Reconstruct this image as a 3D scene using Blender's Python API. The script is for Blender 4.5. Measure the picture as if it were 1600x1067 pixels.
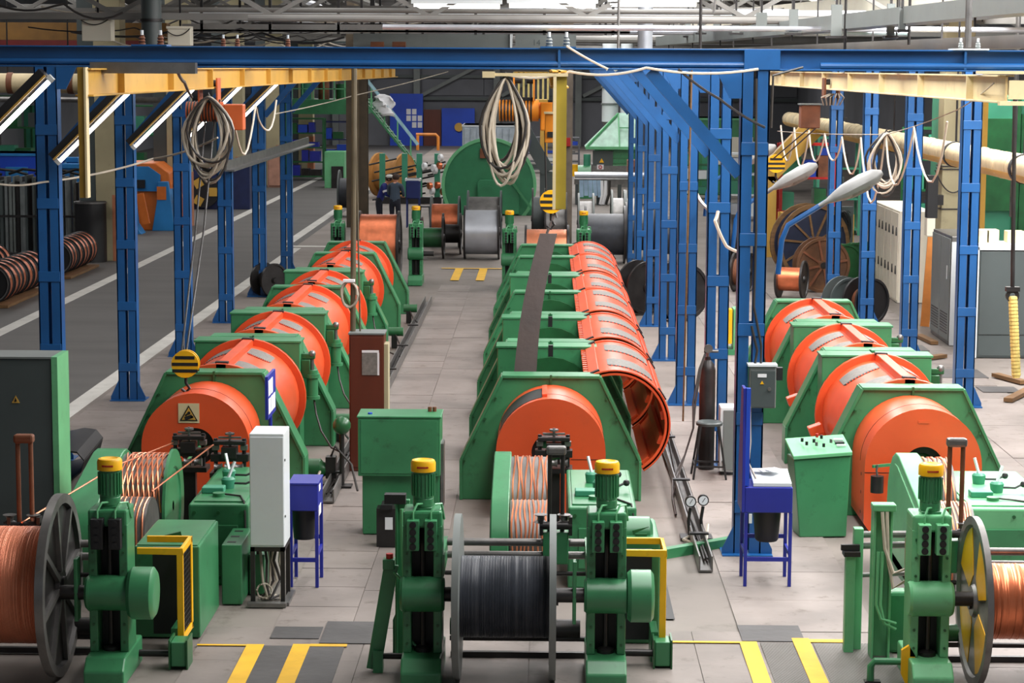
import bpy, math, random
from mathutils import Vector, Matrix, Euler
for o in list(bpy.data.objects): bpy.data.objects.remove(o)
scene = bpy.context.scene
COL = scene.collection
R = random.Random(7)
pi = math.pi
# ------------------------------------------------------------------ camera
FPX, CAMZ = 3400.0, 5.0
def cam_basis():
    rho = math.radians(0.3); x0, y0 = 55.0, 428.0
    x = x0*math.cos(rho)-y0*math.sin(rho); y = x0*math.sin(rho)+y0*math.cos(rho)
    p = math.atan(y/FPX); psi = math.atan(x/FPX*math.cos(p))
    sp, cp, ss, cs = math.sin(p), math.cos(p), math.sin(psi), math.cos(psi)
    F = Vector((-ss*cp, cs*cp, -sp)); r = Vector((cs, ss, 0)); u = Vector((-ss*sp, cs*sp, cp))
    c, s = math.cos(rho), math.sin(rho)
    return F, c*r+s*u, -s*r+c*u
CF, CR, CU = cam_basis()
cam = bpy.data.cameras.new('camera'); camo = bpy.data.objects.new('camera', cam); COL.objects.link(camo)
cam.sensor_width = 36.0; cam.sensor_fit = 'HORIZONTAL'; cam.lens = FPX/1600*36
cam.clip_end = 500
m3 = Matrix((CR, CU, -CF)).transposed()
camo.matrix_world = Matrix.Translation((0, 0, CAMZ)) @ m3.to_4x4()
scene.camera = camo
def P(px, py, Y):                       # the point at depth Y seen there in the photograph
    d = CF + CR*((px-800)/FPX) + CU*((533.5-py)/FPX); t = Y/d.y
    return Vector((d.x*t, Y, CAMZ+d.z*t))
def G(px, py, z=0):                     # a floor point
    d = CF + CR*((px-800)/FPX) + CU*((533.5-py)/FPX); t = (z-CAMZ)/d.z
    return Vector((d.x*t, d.y*t, z))
# ------------------------------------------------------------------ world, lights, exposure
w = bpy.data.worlds.new('world'); scene.world = w; w.use_nodes = True
bg = w.node_tree.nodes['Background']; bg.inputs[0].default_value = (0.80, 0.90, 1.0, 1); bg.inputs[1].default_value = 0.28
vs = scene.view_settings
vs.view_transform = 'Standard'; vs.look = 'None'; vs.gamma = 1.0; vs.use_curve_mapping = False; vs.exposure = -0.06
def skylight_or_fill(name, x, y, z, sx, sy, power, col=(1, 0.98, 0.965), tilt=0):
    l = bpy.data.lights.new(name, 'AREA'); l.shape = 'RECTANGLE'; l.size = sx; l.size_y = sy; l.energy = power; l.color = col
    o = bpy.data.objects.new(name, l); COL.objects.link(o); o.location = (x, y, z); o.rotation_euler = (0, tilt, 0)
    return o
# roof lights of the hall: daylight through the glazed strips, strongest over the right hand aisle; the last two are added fill
skylight_or_fill('skylight_or_fill', 2.0, 30, 8.4, 2.2, 36, 3300)
skylight_or_fill('skylight_or_fill', 8.4, 38, 8.4, 3.0, 42, 12500)
skylight_or_fill('skylight_or_fill', -4.5, 36, 8.4, 2.0, 34, 700)
skylight_or_fill('skylight_or_fill', 2.0, 82, 8.4, 3.0, 60, 4600)
skylight_or_fill('skylight_or_fill', -6.0, 95, 8.4, 3.0, 70, 2600)
skylight_or_fill('skylight_or_fill', -14.5, 68, 8.4, 3.0, 44, 1700)  # added fill for the underlit left bay, standing in for its lamps
skylight_or_fill('skylight_or_fill', -3.0, 126, 8.4, 24, 8, 2600)  # added fill that keeps the end wall from going black
# ------------------------------------------------------------------ materials
def lin(c):
    return tuple(((v/255)/12.92 if v/255 <= 0.04045 else ((v/255+0.055)/1.055)**2.4) for v in c)
MATS = {}
def mat(name, rgb, rough=0.5, metal=0.0, var=0.25, scale=3.0, bump=0.0, dirt=0.0, dirtc=(60, 48, 38), spec=0.5, stretch=None, rnd=0.0, world=False):
    if name in MATS: return MATS[name]
    m = bpy.data.materials.new(name); m.use_nodes = True; nt = m.node_tree; N = nt.nodes; L = nt.links
    b = N['Principled BSDF']; c = lin(rgb)
    b.inputs['Roughness'].default_value = rough; b.inputs['Metallic'].default_value = metal
    b.inputs['Specular IOR Level'].default_value = spec
    tc = N.new('ShaderNodeTexCoord'); mp = N.new('ShaderNodeMapping'); L.new(N.new('ShaderNodeNewGeometry').outputs['Position'] if world else tc.outputs['Object'], mp.inputs[0])
    if stretch: mp.inputs['Scale'].default_value = stretch
    n1 = N.new('ShaderNodeTexNoise'); n1.inputs['Scale'].default_value = scale; n1.inputs['Detail'].default_value = 5
    L.new(mp.outputs[0], n1.inputs['Vector'])
    r1 = N.new('ShaderNodeValToRGB'); L.new(n1.outputs['Fac'], r1.inputs[0])
    e = r1.color_ramp.elements; e[0].position = 0.3; e[1].position = 0.7
    e[0].color = (*[v*(1-var) for v in c], 1); e[1].color = (*[min(1, v*(1+var*0.5)) for v in c], 1)
    out = r1.outputs[0]
    if dirt > 0:
        n2 = N.new('ShaderNodeTexNoise'); n2.inputs['Scale'].default_value = scale*3.7; n2.inputs['Detail'].default_value = 8
        n2.inputs['Roughness'].default_value = 0.7; L.new(mp.outputs[0], n2.inputs['Vector'])
        r2 = N.new('ShaderNodeValToRGB'); L.new(n2.outputs['Fac'], r2.inputs[0])
        r2.color_ramp.elements[0].position = 0.56; r2.color_ramp.elements[0].color = (0, 0, 0, 1)
        r2.color_ramp.elements[1].position = 0.74; r2.color_ramp.elements[1].color = (dirt, dirt, dirt, 1)
        mx = N.new('ShaderNodeMix'); mx.data_type = 'RGBA'; L.new(r2.outputs[0], mx.inputs[0]); L.new(out, mx.inputs[6])
        mx.inputs[7].default_value = (*lin(dirtc), 1); out = mx.outputs[2]
    if rnd > 0:
        oi = N.new('ShaderNodeObjectInfo'); mr = N.new('ShaderNodeMapRange'); mr.inputs[3].default_value = 1-rnd; mr.inputs[4].default_value = 1+rnd*0.4; L.new(oi.outputs['Random'], mr.inputs[0])
        hs = N.new('ShaderNodeHueSaturation'); L.new(mr.outputs[0], hs.inputs['Value']); L.new(out, hs.inputs['Color']); out = hs.outputs[0]
    L.new(out, b.inputs['Base Color'])
    if bump > 0:
        bp = N.new('ShaderNodeBump'); bp.inputs['Strength'].default_value = bump; bp.inputs['Distance'].default_value = 0.02
        n3 = N.new('ShaderNodeTexNoise'); n3.inputs['Scale'].default_value = scale*6; n3.inputs['Detail'].default_value = 4
        L.new(mp.outputs[0], n3.inputs['Vector']); L.new(n3.outputs['Fac'], bp.inputs['Height']); L.new(bp.outputs[0], b.inputs['Normal'])
    MATS[name] = m; return m
def emit(name, rgb, s):
    m = bpy.data.materials.new(name); m.use_nodes = True; b = m.node_tree.nodes['Principled BSDF']
    b.inputs['Base Color'].default_value = (*lin(rgb), 1); b.inputs['Emission Color'].default_value = (*lin(rgb), 1)
    b.inputs['Emission Strength'].default_value = s; MATS[name] = m; return m
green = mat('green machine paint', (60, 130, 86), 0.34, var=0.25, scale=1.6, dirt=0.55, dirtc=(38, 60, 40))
pale_lit_green = mat('pale and lit green paint', (104, 178, 126), 0.38, var=0.15, scale=2, dirt=0.35, dirtc=(60, 70, 50))  # lighter copy of the green; on right hand units it paints strong light
dgreen = mat('dark green enamel', (34, 92, 52), 0.35, var=0.3, scale=3, dirt=0.4)
teal = mat('teal green paint', (60, 140, 110), 0.45, var=0.25, scale=1)
orange = mat('orange guard paint', (218, 80, 36), 0.36, spec=0.7, var=0.14, scale=1.3, dirt=0.12, dirtc=(120, 60, 40))
blue = mat('blue gantry paint', (26, 84, 142), 0.36, var=0.2, scale=1.5, dirt=0.15, dirtc=(30, 40, 60))
dblue = mat('dark blue enamel', (34, 44, 150), 0.4, var=0.15, scale=2)
bblue = mat('bright blue paint', (24, 70, 190), 0.5, var=0.25, scale=0.6)
lblue = mat('light blue machine paint', (40, 125, 190), 0.45, var=0.25, scale=1)
yellow = mat('yellow safety paint', (240, 180, 12), 0.4, var=0.15, scale=3, dirt=0.2)
ochre = mat('ochre crane paint', (208, 162, 70), 0.45, var=0.18, scale=1, dirt=0.25, dirtc=(120, 80, 30))
cream = mat('cream crane paint', (222, 204, 160), 0.5, var=0.15, scale=1, dirt=0.3, dirtc=(150, 110, 60))
steel = mat('bare steel', (128, 126, 124), 0.38, metal=0.7, var=0.3, scale=4, dirt=0.3)
dsteel = mat('dark oily steel', (52, 50, 50), 0.4, metal=0.5, var=0.35, scale=4, dirt=0.3)
black = mat('black rubber', (24, 24, 26), 0.5, var=0.2, scale=3)
blackm = mat('black recess shade', (16, 17, 17), 0.5, var=0.3)  # black for shade painted into recesses, slots and holes
grey = mat('grey enamel', (112, 118, 116), 0.45, var=0.12, scale=1.5, dirt=0.2)
dgrey = mat('dark grey enamel', (70, 78, 78), 0.45, var=0.12, scale=1)
white = mat('white enamel', (214, 220, 222), 0.4, var=0.06, scale=1, dirt=0.08, dirtc=(150, 130, 110))
offwhite = mat('off white enamel', (226, 220, 202), 0.5, var=0.1, scale=1, dirt=0.2, dirtc=(190, 130, 80))
brown = mat('brown cabinet paint', (92, 40, 24), 0.4, var=0.25, scale=1, stretch=(3, 3, .6))
rust = mat('rusty steel', (118, 70, 44), 0.7, var=0.4, scale=4, bump=.2)
wood = mat('old wood', (112, 82, 50), 0.75, var=0.4, scale=2, stretch=(1, 1, 6))
copper = mat('copper wire', (226, 128, 88), 0.33, metal=0.75, var=0.2, scale=6)
bcopper = mat('bright copper wire', (240, 150, 110), 0.3, metal=0.7, var=0.2, scale=6)
alu = mat('aluminium wire', (196, 200, 208), 0.35, metal=0.6, var=0.12, scale=3)
mesh_grey = mat('grey wire mesh', (124, 121, 116), 0.65, metal=0.2, var=0.25, scale=30)
hose = mat('grey beige hose', (176, 166, 150), 0.5, var=0.3, scale=4)
dhose = mat('dark hose', (52, 48, 46), 0.45, var=0.2)
cable_black = mat('black cable sheath', (56, 60, 68), 0.42, var=0.25, scale=8)
concrete = mat('factory concrete', (126, 118, 112), 0.7, var=0.3, scale=0.5, bump=0.15, dirt=0.7, dirtc=(76, 66, 56), world=True)
slabm = mat('concrete floor slab', (130, 121, 116), 0.66, var=0.3, scale=1.1, bump=0.15, dirt=0.75, dirtc=(78, 66, 56), rnd=0.15, world=True)
slabd = mat('dark floor plate', (76, 74, 74), 0.6, var=0.25, scale=1.5, bump=0.3, dirt=0.4, dirtc=(60, 56, 52), world=True)
asphalt = mat('dark roadway', (84, 82, 80), 0.7, var=0.2, scale=0.5, bump=0.1, dirt=0.3, dirtc=(60, 58, 56), stretch=(.6, 2.2, 1), world=True)
ribbed = mat('ribbed steel floor plate', (132, 128, 124), 0.5, metal=0.3, var=0.15, scale=2)
nt = ribbed.node_tree; wv = nt.nodes.new('ShaderNodeTexWave'); wv.inputs['Scale'].default_value = 22; wv.bands_direction = 'DIAGONAL'; gp_ = nt.nodes.new('ShaderNodeNewGeometry'); nt.links.new(gp_.outputs['Position'], wv.inputs['Vector'])
bmp = nt.nodes.new('ShaderNodeBump'); bmp.inputs['Strength'].default_value = 0.9; bmp.inputs['Distance'].default_value = 0.02; nt.links.new(wv.outputs['Fac'], bmp.inputs['Height']); nt.links.new(bmp.outputs[0], nt.nodes['Principled BSDF'].inputs['Normal'])
paintw = mat('white road paint', (196, 194, 188), 0.65, var=0.15, scale=2, dirt=0.5, dirtc=(140, 136, 130))
painty = mat('yellow floor paint', (224, 174, 30), 0.6, var=0.15, scale=3, dirt=0.3, dirtc=(120, 100, 60))
paper = mat('white paper', (225, 225, 228), 0.8, var=0.05)
beige = mat('beige plaster', (170, 160, 128), 0.8, var=0.2, scale=0.8, dirt=0.25)
wallgrey = mat('grey wall cladding', (104, 106, 112), 0.7, var=0.25, scale=0.3)
roofgrey = mat('roof deck', (136, 134, 130), 0.8, var=0.35, scale=0.4)
girderm = mat('girder paint', (128, 126, 122), 0.6, var=0.3, scale=0.6)
pipeins = mat('pipe insulation', (206, 188, 150), 0.7, var=0.25, scale=2, bump=0.3, dirt=0.2, dirtc=(226, 170, 70))
redm = mat('red paint', (180, 30, 26), 0.5)
ropey = mat('yellow rope', (210, 190, 110), 0.8, var=0.3, scale=10)
skin = mat('skin', (196, 140, 112), 0.6, var=0.05)
jacket = mat('blue work jacket', (22, 34, 110), 0.8, var=0.2)
shirt = mat('grey blue shirt', (62, 76, 92), 0.85, var=0.2)
trous = mat('dark trousers', (24, 27, 40), 0.85, var=0.2)
hairm = mat('dark brown hair', (60, 44, 34), 0.8, var=0.2)
belt = mat('brown rubber belting', (52, 36, 30), 0.5, var=0.35, scale=2, bump=.15)
tarp = mat('grey tarpaulin', (150, 160, 168), 0.6, var=0.2, scale=2)
tubelight = emit('fluorescent tube', (255, 252, 246), 6.0)
farlight = emit('roof lamp tube', (255, 253, 246), 3.0)
# ------------------------------------------------------------------ mesh builder
ROOTW = {}
class B:
    def __init__(s): s.v = []; s.f = []
    def add(s, vs, fs, M=None):
        o = len(s.v)
        s.v += [tuple(M @ Vector(v)) for v in vs] if M is not None else [tuple(v) for v in vs]
        s.f += [tuple(i+o for i in f) for f in fs]; return s
    def box(s, x0, x1, y0, y1, z0, z1, M=None):
        return s.add([(x0,y0,z0),(x1,y0,z0),(x1,y1,z0),(x0,y1,z0),(x0,y0,z1),(x1,y0,z1),(x1,y1,z1),(x0,y1,z1)],
                     [(0,3,2,1),(4,5,6,7),(0,1,5,4),(1,2,6,5),(2,3,7,6),(3,0,4,7)], M)
    def cbox(s, c, d, rot=(0, 0, 0)):
        M = Matrix.Translation(c) @ Euler(rot).to_matrix().to_4x4()
        return s.box(-d[0]/2, d[0]/2, -d[1]/2, d[1]/2, -d[2]/2, d[2]/2, M)
    def bar(s, p, q, w, h, up=(0, 0, 1)):
        p, q = Vector(p), Vector(q); d = q-p; L = d.length; z = d.normalized(); u = Vector(up)
        if abs(z.dot(u)) > 0.98: u = Vector((0, 1, 0))
        x = u.cross(z).normalized(); y = z.cross(x)
        M = Matrix((x, y, z)).transposed().to_4x4(); M.translation = p
        return s.box(-w/2, w/2, -h/2, h/2, 0, L, M)
    def lathe(s, p, axis, prof, n=20, a0=0.0, a1=2*pi):      # prof: (distance along axis, radius)
        p = Vector(p); z = Vector(axis).normalized(); u = Vector((0, 0, 1)) if abs(z.z) < 0.9 else Vector((1, 0, 0))
        x = u.cross(z).normalized(); y = z.cross(x); full = abs(a1-a0-2*pi) < 1e-6; k = n if full else n+1
        o = len(s.v)
        for t, r in prof:
            for i in range(k):
                a = a0+(a1-a0)*i/n; s.v.append(tuple(p+z*t+x*(r*math.cos(a))+y*(r*math.sin(a))))
        for j in range(len(prof)-1):
            for i in range(n):
                i2 = (i+1) % k; s.f.append((o+j*k+i, o+j*k+i2, o+(j+1)*k+i2, o+(j+1)*k+i))
        return s
    def cyl(s, p, q, r, r2=None, n=14):
        p, q = Vector(p), Vector(q); L = (q-p).length; r2 = r if r2 is None else r2
        return s.lathe(p, q-p, [(0, 1e-4), (0, r), (L, r2), (L, 1e-4)], n)
    def tube(s, pts, r, n=6):
        pts = [Vector(p) for p in pts]; o = len(s.v); prev = None
        for i, p in enumerate(pts):
            d = (pts[min(i+1, len(pts)-1)]-pts[max(i-1, 0)]).normalized()
            u = prev if prev is not None else (Vector((0, 0, 1)) if abs(d.z) < 0.9 else Vector((1, 0, 0)))
            x = u.cross(d); x = x.normalized() if x.length > 1e-5 else Vector((1, 0, 0)); y = d.cross(x); prev = y
            for k in range(n):
                a = 2*pi*k/n; s.v.append(tuple(p+x*(r*math.cos(a))+y*(r*math.sin(a))))
        for i in range(len(pts)-1):
            for k in range(n):
                k2 = (k+1) % n; s.f.append((o+i*n+k, o+i*n+k2, o+(i+1)*n+k2, o+(i+1)*n+k))
        s.f.append(tuple(o+k for k in range(n-1, -1, -1))); s.f.append(tuple(o+(len(pts)-1)*n+k for k in range(n)))
        return s
    def prism(s, poly, ax, a, b):            # poly in the two other axes, pushed along ax from a to b
        n = len(poly); mk = {'x': lambda u, v, t: (t, u, v), 'y': lambda u, v, t: (u, t, v), 'z': lambda u, v, t: (u, v, t)}[ax]
        return s.add([mk(u, v, a) for u, v in poly]+[mk(u, v, b) for u, v in poly],
                     [tuple(range(n))[::-1], tuple(range(n, 2*n))]+[(i, (i+1) % n, n+(i+1) % n, n+i) for i in range(n)])
    def ring(s, p, axis, r0, r1, h, n=24, a0=0.0, a1=2*pi):
        full = abs(a1-a0-2*pi) < 1e-6
        o = len(s.v); s.lathe(p, axis, [(0, r0), (0, r1), (h, r1), (h, r0), (0, r0)], n, a0, a1)
        if not full:
            k = n+1
            for i in (0, n): s.f.append(tuple(o+j*k+i for j in range(4)))
        return s
    def sector(s, c, y0, y1, r0, r1, a0, a1, n=16):          # shell about a Y axis, angles from +X towards +Z, degrees
        o = len(s.v); cx, cz = c
        for i in range(n+1):
            a = math.radians(a0+(a1-a0)*i/n); ca, sa = math.cos(a), math.sin(a)
            for y in (y0, y1):
                for r in (r0, r1): s.v.append((cx+r*ca, y, cz+r*sa))
        for i in range(n):
            b = o+4*i; q = b+4
            s.f += [(b, q, q+1, b+1), (b+2, b+3, q+3, q+2), (b+1, q+1, q+3, b+3), (b, b+2, q+2, q)]
        s.f += [(o, o+1, o+3, o+2), (o+4*n, o+4*n+2, o+4*n+3, o+4*n+1)]
        return s
    def ball(s, c, r, n=10, sc=(1, 1, 1)):
        m = max(4, n//2); prof = [(-math.cos(pi*i/m)*r, max(1e-4, math.sin(pi*i/m)*r)) for i in range(m+1)]
        t = B().lathe((0, 0, 0), (0, 0, 1), prof, n)
        return s.add([(c[0]+v[0]*sc[0], c[1]+v[1]*sc[1], c[2]+v[2]*sc[2]) for v in t.v], t.f)
    def ob(s, name, m, parent=None, smooth=True, bevel=0.0, label=None):
        vs = s.v; sh = Vector((0, 0, 0)); loc = None
        if parent is not None:
            r = parent
            while r.parent is not None: r = r.parent
            if r.name in ROOTW: sh = ROOTW[r.name]
        else:
            xs = [v[0] for v in vs]; ys = [v[1] for v in vs]; zs = [v[2] for v in vs]
            sh = Vector(((min(xs)+max(xs))/2, (min(ys)+max(ys))/2, min(zs))); loc = sh
        me = bpy.data.meshes.new(name); me.from_pydata([(v[0]-sh[0], v[1]-sh[1], v[2]-sh[2]) for v in vs], [], s.f)
        bmfix(me)
        if smooth: me.shade_smooth(); me.set_sharp_from_angle(angle=0.62)
        me.materials.append(m); o = bpy.data.objects.new(name, me); COL.objects.link(o)
        if parent is not None: o.parent = parent
        else: o.location = loc
        if bevel:
            b = o.modifiers.new('bevel', 'BEVEL'); b.width = bevel; b.segments = 2; b.limit_method = 'ANGLE'; b.angle_limit = 0.7
        if label: o['label'] = label
        return o
import bmesh
def bmfix(me):
    bm = bmesh.new(); bm.from_mesh(me); bmesh.ops.remove_doubles(bm, verts=bm.verts, dist=0.0003)
    bmesh.ops.recalc_face_normals(bm, faces=bm.faces); bm.to_mesh(me); bm.free()
def tag(o, label, cat, group=None, kind=None):
    o['label'] = label; o['category'] = cat
    if group: o['group'] = group
    if kind: o['kind'] = kind
    return o
def thing(name, label, cat, loc=(0, 0, 0), rz=0.0, group=None, world=True):
    o = bpy.data.objects.new(name, None); COL.objects.link(o); o.location = loc; o.rotation_euler = (0, 0, rz); o.empty_display_size = 0.1
    if world: ROOTW[o.name] = Vector(loc)
    return tag(o, label, cat, group)
def struct(o): o['kind'] = 'structure'; return o
def dup(root, loc, label, rz=None, group=None):
    r = root.copy(); COL.objects.link(r); r.location = loc; r['label'] = label
    if rz is not None: r.rotation_euler = (0, 0, rz)
    if group: r['group'] = group
    for ch in list(root.children):
        c = ch.copy(); COL.objects.link(c); c.parent = r
        for g in list(ch.children):
            d = g.copy(); COL.objects.link(d); d.parent = c
    return r
def text(body, size, loc, rot, m, parent, name='lettering'):
    cu = bpy.data.curves.new(name, 'FONT'); cu.body = body; cu.size = size; cu.extrude = 0.001; cu.align_x = 'CENTER'; cu.align_y = 'CENTER'
    t = bpy.data.objects.new(name, cu); COL.objects.link(t); me = bpy.data.meshes.new_from_object(t); bpy.data.objects.remove(t)
    me.materials.clear(); me.materials.append(m); o = bpy.data.objects.new(name, me); COL.objects.link(o); o.parent = parent
    r = parent
    while r.parent is not None: r = r.parent
    o.location = Vector(loc)-ROOTW.get(r.name, Vector((0, 0, 0))); o.rotation_euler = rot
    return o
def catenary(p, q, sag, n=14):
    p, q = Vector(p), Vector(q)
    return [p.lerp(q, i/n)-Vector((0, 0, sag*4*(i/n)*(1-i/n))) for i in range(n+1)]
# ------------------------------------------------------------------ the hall: floor, walls, roof
floor = struct(B().box(-24, 16, -3, 140, -0.3, 0).ob('floor', concrete))
ROOTW[floor.name] = floor.location.copy()
B().box(-24, -7.0, 8, 140, 0.0, 0.004).ob('roadway', asphalt, floor, label='dark roadway surface')
for x, y0, y1 in ((-6.92, 12, 60), (-10.25, 12, 118), (-7.35, 62, 116)):
    B().box(x-.14, x+.14, y0, y1, 0.004, 0.008).ob('painted_line', paintw, floor, label='white painted line')
B().box(-7.4, -5.9, 60.4, 60.8, 0.004, 0.008).ob('painted_line', paintw, floor)
slab_meshes = {}
def slabs(x0, x1, nx, y0, y1, ny, skip=0.0, m=None):
    dx, dy = (x1-x0)/nx, (y1-y0)/ny
    for i in range(nx):
        for j in range(ny):
            if R.random() < skip: continue
            k = (round(dx, 3), round(dy, 3), m)
            if k not in slab_meshes:
                b = B().box(-dx/2+.004, dx/2-.004, -dy/2+.004, dy/2-.004, 0, .012)
                me = bpy.data.meshes.new('floor_slab'); me.from_pydata(b.v, [], b.f); bmfix(me); me.materials.append(m or slabm); slab_meshes[k] = me
            o = bpy.data.objects.new('floor_slab', slab_meshes[k]); COL.objects.link(o); o.parent = floor
            o.location = Vector((x0+(i+.5)*dx, y0+(j+.5)*dy, R.uniform(-.007, .001)))-ROOTW[floor.name]
            o.rotation_euler = (R.uniform(-.001, .001), R.uniform(-.001, .001), 0)
slabs(-2.42, -1.72, 1, 19.0, 50.0, 40); slabs(-1.72, -1.02, 1, 19.0, 50.0, 22)
slabs(-3.0, 4.2, 5, 14.6, 19.0, 4)
slabs(1.75, 3.0, 1, 19.0, 33.0, 12)
slabs(4.95, 7.2, 2, 24.0, 50.0, 20)
slabs(-6.7, -4.95, 1, 27.0, 44.0, 12)
slabs(3.1, 4.9, 2, 34.5, 50.0, 12)
for x0, x1, y0, y1 in ((-2.42, -1.72, 15, 18.35), (1.9, 2.18, 15, 18.6), (2.36, 3.0, 15, 18.6), (-1.95, -1.5, 18.45, 19.2), (-2.4, -1.97, 18.6, 19.0), (1.75, 2.3, 18.65, 19.2)):
    B().box(x0, x1, y0, y1, .012, .018).ob('cover_plate', ribbed if x0 > 1.8 and y1 < 18.61 else slabd, floor, label='ribbed steel floor plate' if x0 > 1.8 else 'dark floor plate')
for x0, x1, y0, y1 in ((-2.57, -2.42, 15, 18.38), (-2.17, -2.02, 15, 18.4), (-2.02, -1.70, 18.33, 18.41), (1.72, 1.87, 15, 18.62), (2.19, 2.34, 15, 18.75), (2.34, 2.75, 18.62, 18.72),
                       (1.1, 1.72, 18.57, 18.62), (-3.0, -2.57, 18.33, 18.37), (-2.25, -2.05, 51, 54), (-1.65, -1.45, 51, 54), (1.9, 2.05, 51, 54), (-2.6, -.9, 54.0, 54.15)):
    B().box(x0, x1, y0, y1, .018, .021).ob('floor_stripe', painty, floor, label='yellow painted stripe')
B().box(1.06, 1.2, 19.4, 21.0, .012, .016).ob('trench_shade', blackm, floor, label='flat black strip painting the dark inside a trench')  # flat black strip paints the shade of a trench that is not dug
# shallow trench beside the middle machine and scattered chips
wb = struct(B().box(-24, 16, 140, 140.4, 0, 8.6).ob('wall_back', wallgrey)); ROOTW[wb.name] = wb.location.copy()
for i in range(10): B().box(-24+4*i, -20.06+4*i, 139.9, 140, 3.2, 8.4).ob('cladding_panel', wallgrey, wb)
for z in (2.9, 4.3, 5.6): B().box(-24, 16, 139.7, 139.9, z, z+.2).ob('wall_rail', dgrey, wb)
for x in (-13.5, -8.3, -3.2, 2.0, 7.2):
    B().box(x-.2, x+.2, 139.4, 139.8, 0, 8.4).ob('wall_stanchion', grey, wb)
    B().bar((x+.3, 139.6, 3.2), (x+4.9, 139.6, 5.6), .22, .1, (0, 1, 0)).ob('wind_brace', grey, wb)
struct(B().box(-24.4, -24, -3, 140, 0, 8.6).ob('wall_left', wallgrey))
struct(B().box(16, 16.4, -3, 140, 0, 8.6).ob('wall_right', wallgrey))
struct(B().box(-24, 16, -3, 140, 8.5, 8.8).ob('ceiling', roofgrey))
d = thing('door', 'tall blue back wall door pasted with white notices', 'door', (-9.0, 139.3, 0)); d['kind'] = 'structure'; d.name = 'door_1'
del ROOTW['door']; ROOTW[d.name] = d.location.copy()
B().box(-10.0, -7.9, 139.3, 139.6, 0, 3.3).ob('door_leaf', bblue, d)
for i in range(3):
    for j in range(3):
        if (i+j) % 4: B().box(-8.95+.36*i, -8.67+.36*i, 139.25, 139.3, 1.15+.42*j, 1.5+.42*j).ob('notice', paper, d)
d = thing('door_2', 'wide blue back wall door with a round yellow plate', 'door', (-5.8, 139.3, 0)); d['kind'] = 'structure'
B().box(-6.7, -4.6, 139.3, 139.6, 0, 2.4).ob('door_leaf', bblue, d); B().cyl((-5.6, 139.3, 1.2), (-5.6, 139.15, 1.2), .28).ob('round_plate', ochre, d)
d = thing('door_3', 'brown timber door between the two blue back doors', 'door', (-7.3, 139.3, 0)); d['kind'] = 'structure'
B().box(-7.85, -6.75, 139.4, 139.6, 0, 2.3).ob('door_leaf', brown, d)
# roof girders, ducts and lamps
NTH = ('first', 'second', 'third', 'fourth', 'fifth', 'sixth', 'seventh', 'eighth', 'ninth', 'tenth', 'eleventh', 'twelfth', 'thirteenth')
def girder(y, z, x0=-14, x1=14, h=1.0, label='', m=None):
    g = thing('roof_girder', label, 'girder', (0, y, z), 0, 'roof girders across the hall')
    B().box(x0, x1, y-.15, y+.15, z, z+.14).ob('bottom_chord', m or girderm, g)
    B().box(x0, x1, y-.15, y+.15, z+h, z+h+.14).ob('top_chord', m or girderm, g)
    n = int((x1-x0)/1.6); b = B()
    for i in range(n):
        xa = x0+(x1-x0)*i/n; xb = x0+(x1-x0)*(i+1)/n
        za, zb = (z+.1, z+h) if i % 2 else (z+h, z+.1)
        b.bar((xa, y, za), (xb, y, zb), .09, .09, (0, 1, 0))
    b.ob('lattice', m or girderm, g)
for k, y in enumerate((46, 52, 58, 64, 70, 76, 84, 92, 100, 110, 120, 130)):
    girder(y, 5.95+.25*((k*7) % 3), label='grey lattice roof girder crossing the hall, %s counting from the camera' % NTH[k])
def run(name, y, z, x0, x1, r, m, label, cat='pipe'):
    tag(B().cyl((x0, y, z), (x1, y, z), r, n=10).ob(name, m), label, cat, 'pipes under the roof')
for k, (y, z, x0, x1, r) in enumerate(((40, 5.72, -3, 12, .05), (44, 5.95, -6, 8, .07), (49, 6.2, -8, 9, .09), (55, 5.9, -4, 9, .08), (61, 6.4, -10, 7, .10), (67, 6.1, -9, 12, .12), (73, 6.6, -10, 8, .1),
                                        (79, 6.0, -6, 12, .14), (88, 6.6, -10, 8, .16), (97, 6.2, -14, 12, .18), (106, 6.9, -14, 8, .2))):
    run('roof_pipe', y, z, x0, x1, r, (alu, girderm, white)[k % 3], 'thin pipe crossing the hall under the lattice girders')
for k in range(22):
    y = 47+3.7*k; x0 = R.uniform(-13, -2); z = 5.72+R.uniform(.1, .9)+.006*(y-47)
    run('roof_pipe', y, z, x0, x0+R.uniform(6, 14), R.uniform(.03, .07), (girderm, dsteel, alu, white)[k % 4], 'thin pipe crossing the hall under the lattice girders')
for k, (x, z, r) in enumerate(((-5.5, 6.9, .12), (-4.0, 7.3, .1), (-2.1, 7.0, .14), (-.9, 7.4, .1), (1.2, 7.2, .13), (3.9, 7.0, .1), (5.2, 7.4, .15), (-8.0, 7.1, .12))):
    tag(B().cyl((x, 46, z), (x, 138, z), r, n=8).ob('roof_pipe', (girderm, alu, dgrey)[k % 3]), 'long pipe running down the hall above the girders', 'pipe', 'long pipes under the roof')
def flamp(name, x, y, z, L, label, group='bright roof lamps'):
    t = thing(name, label, 'lamp', (x, y, z), 0, group)
    B().box(x-L/2, x+L/2, y-.1, y+.1, z+.05, z+.13).ob('housing', white, t); B().cyl((x-L/2+.05, y, z), (x+L/2-.05, y, z), .05, n=8).ob('tube', farlight, t)
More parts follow.
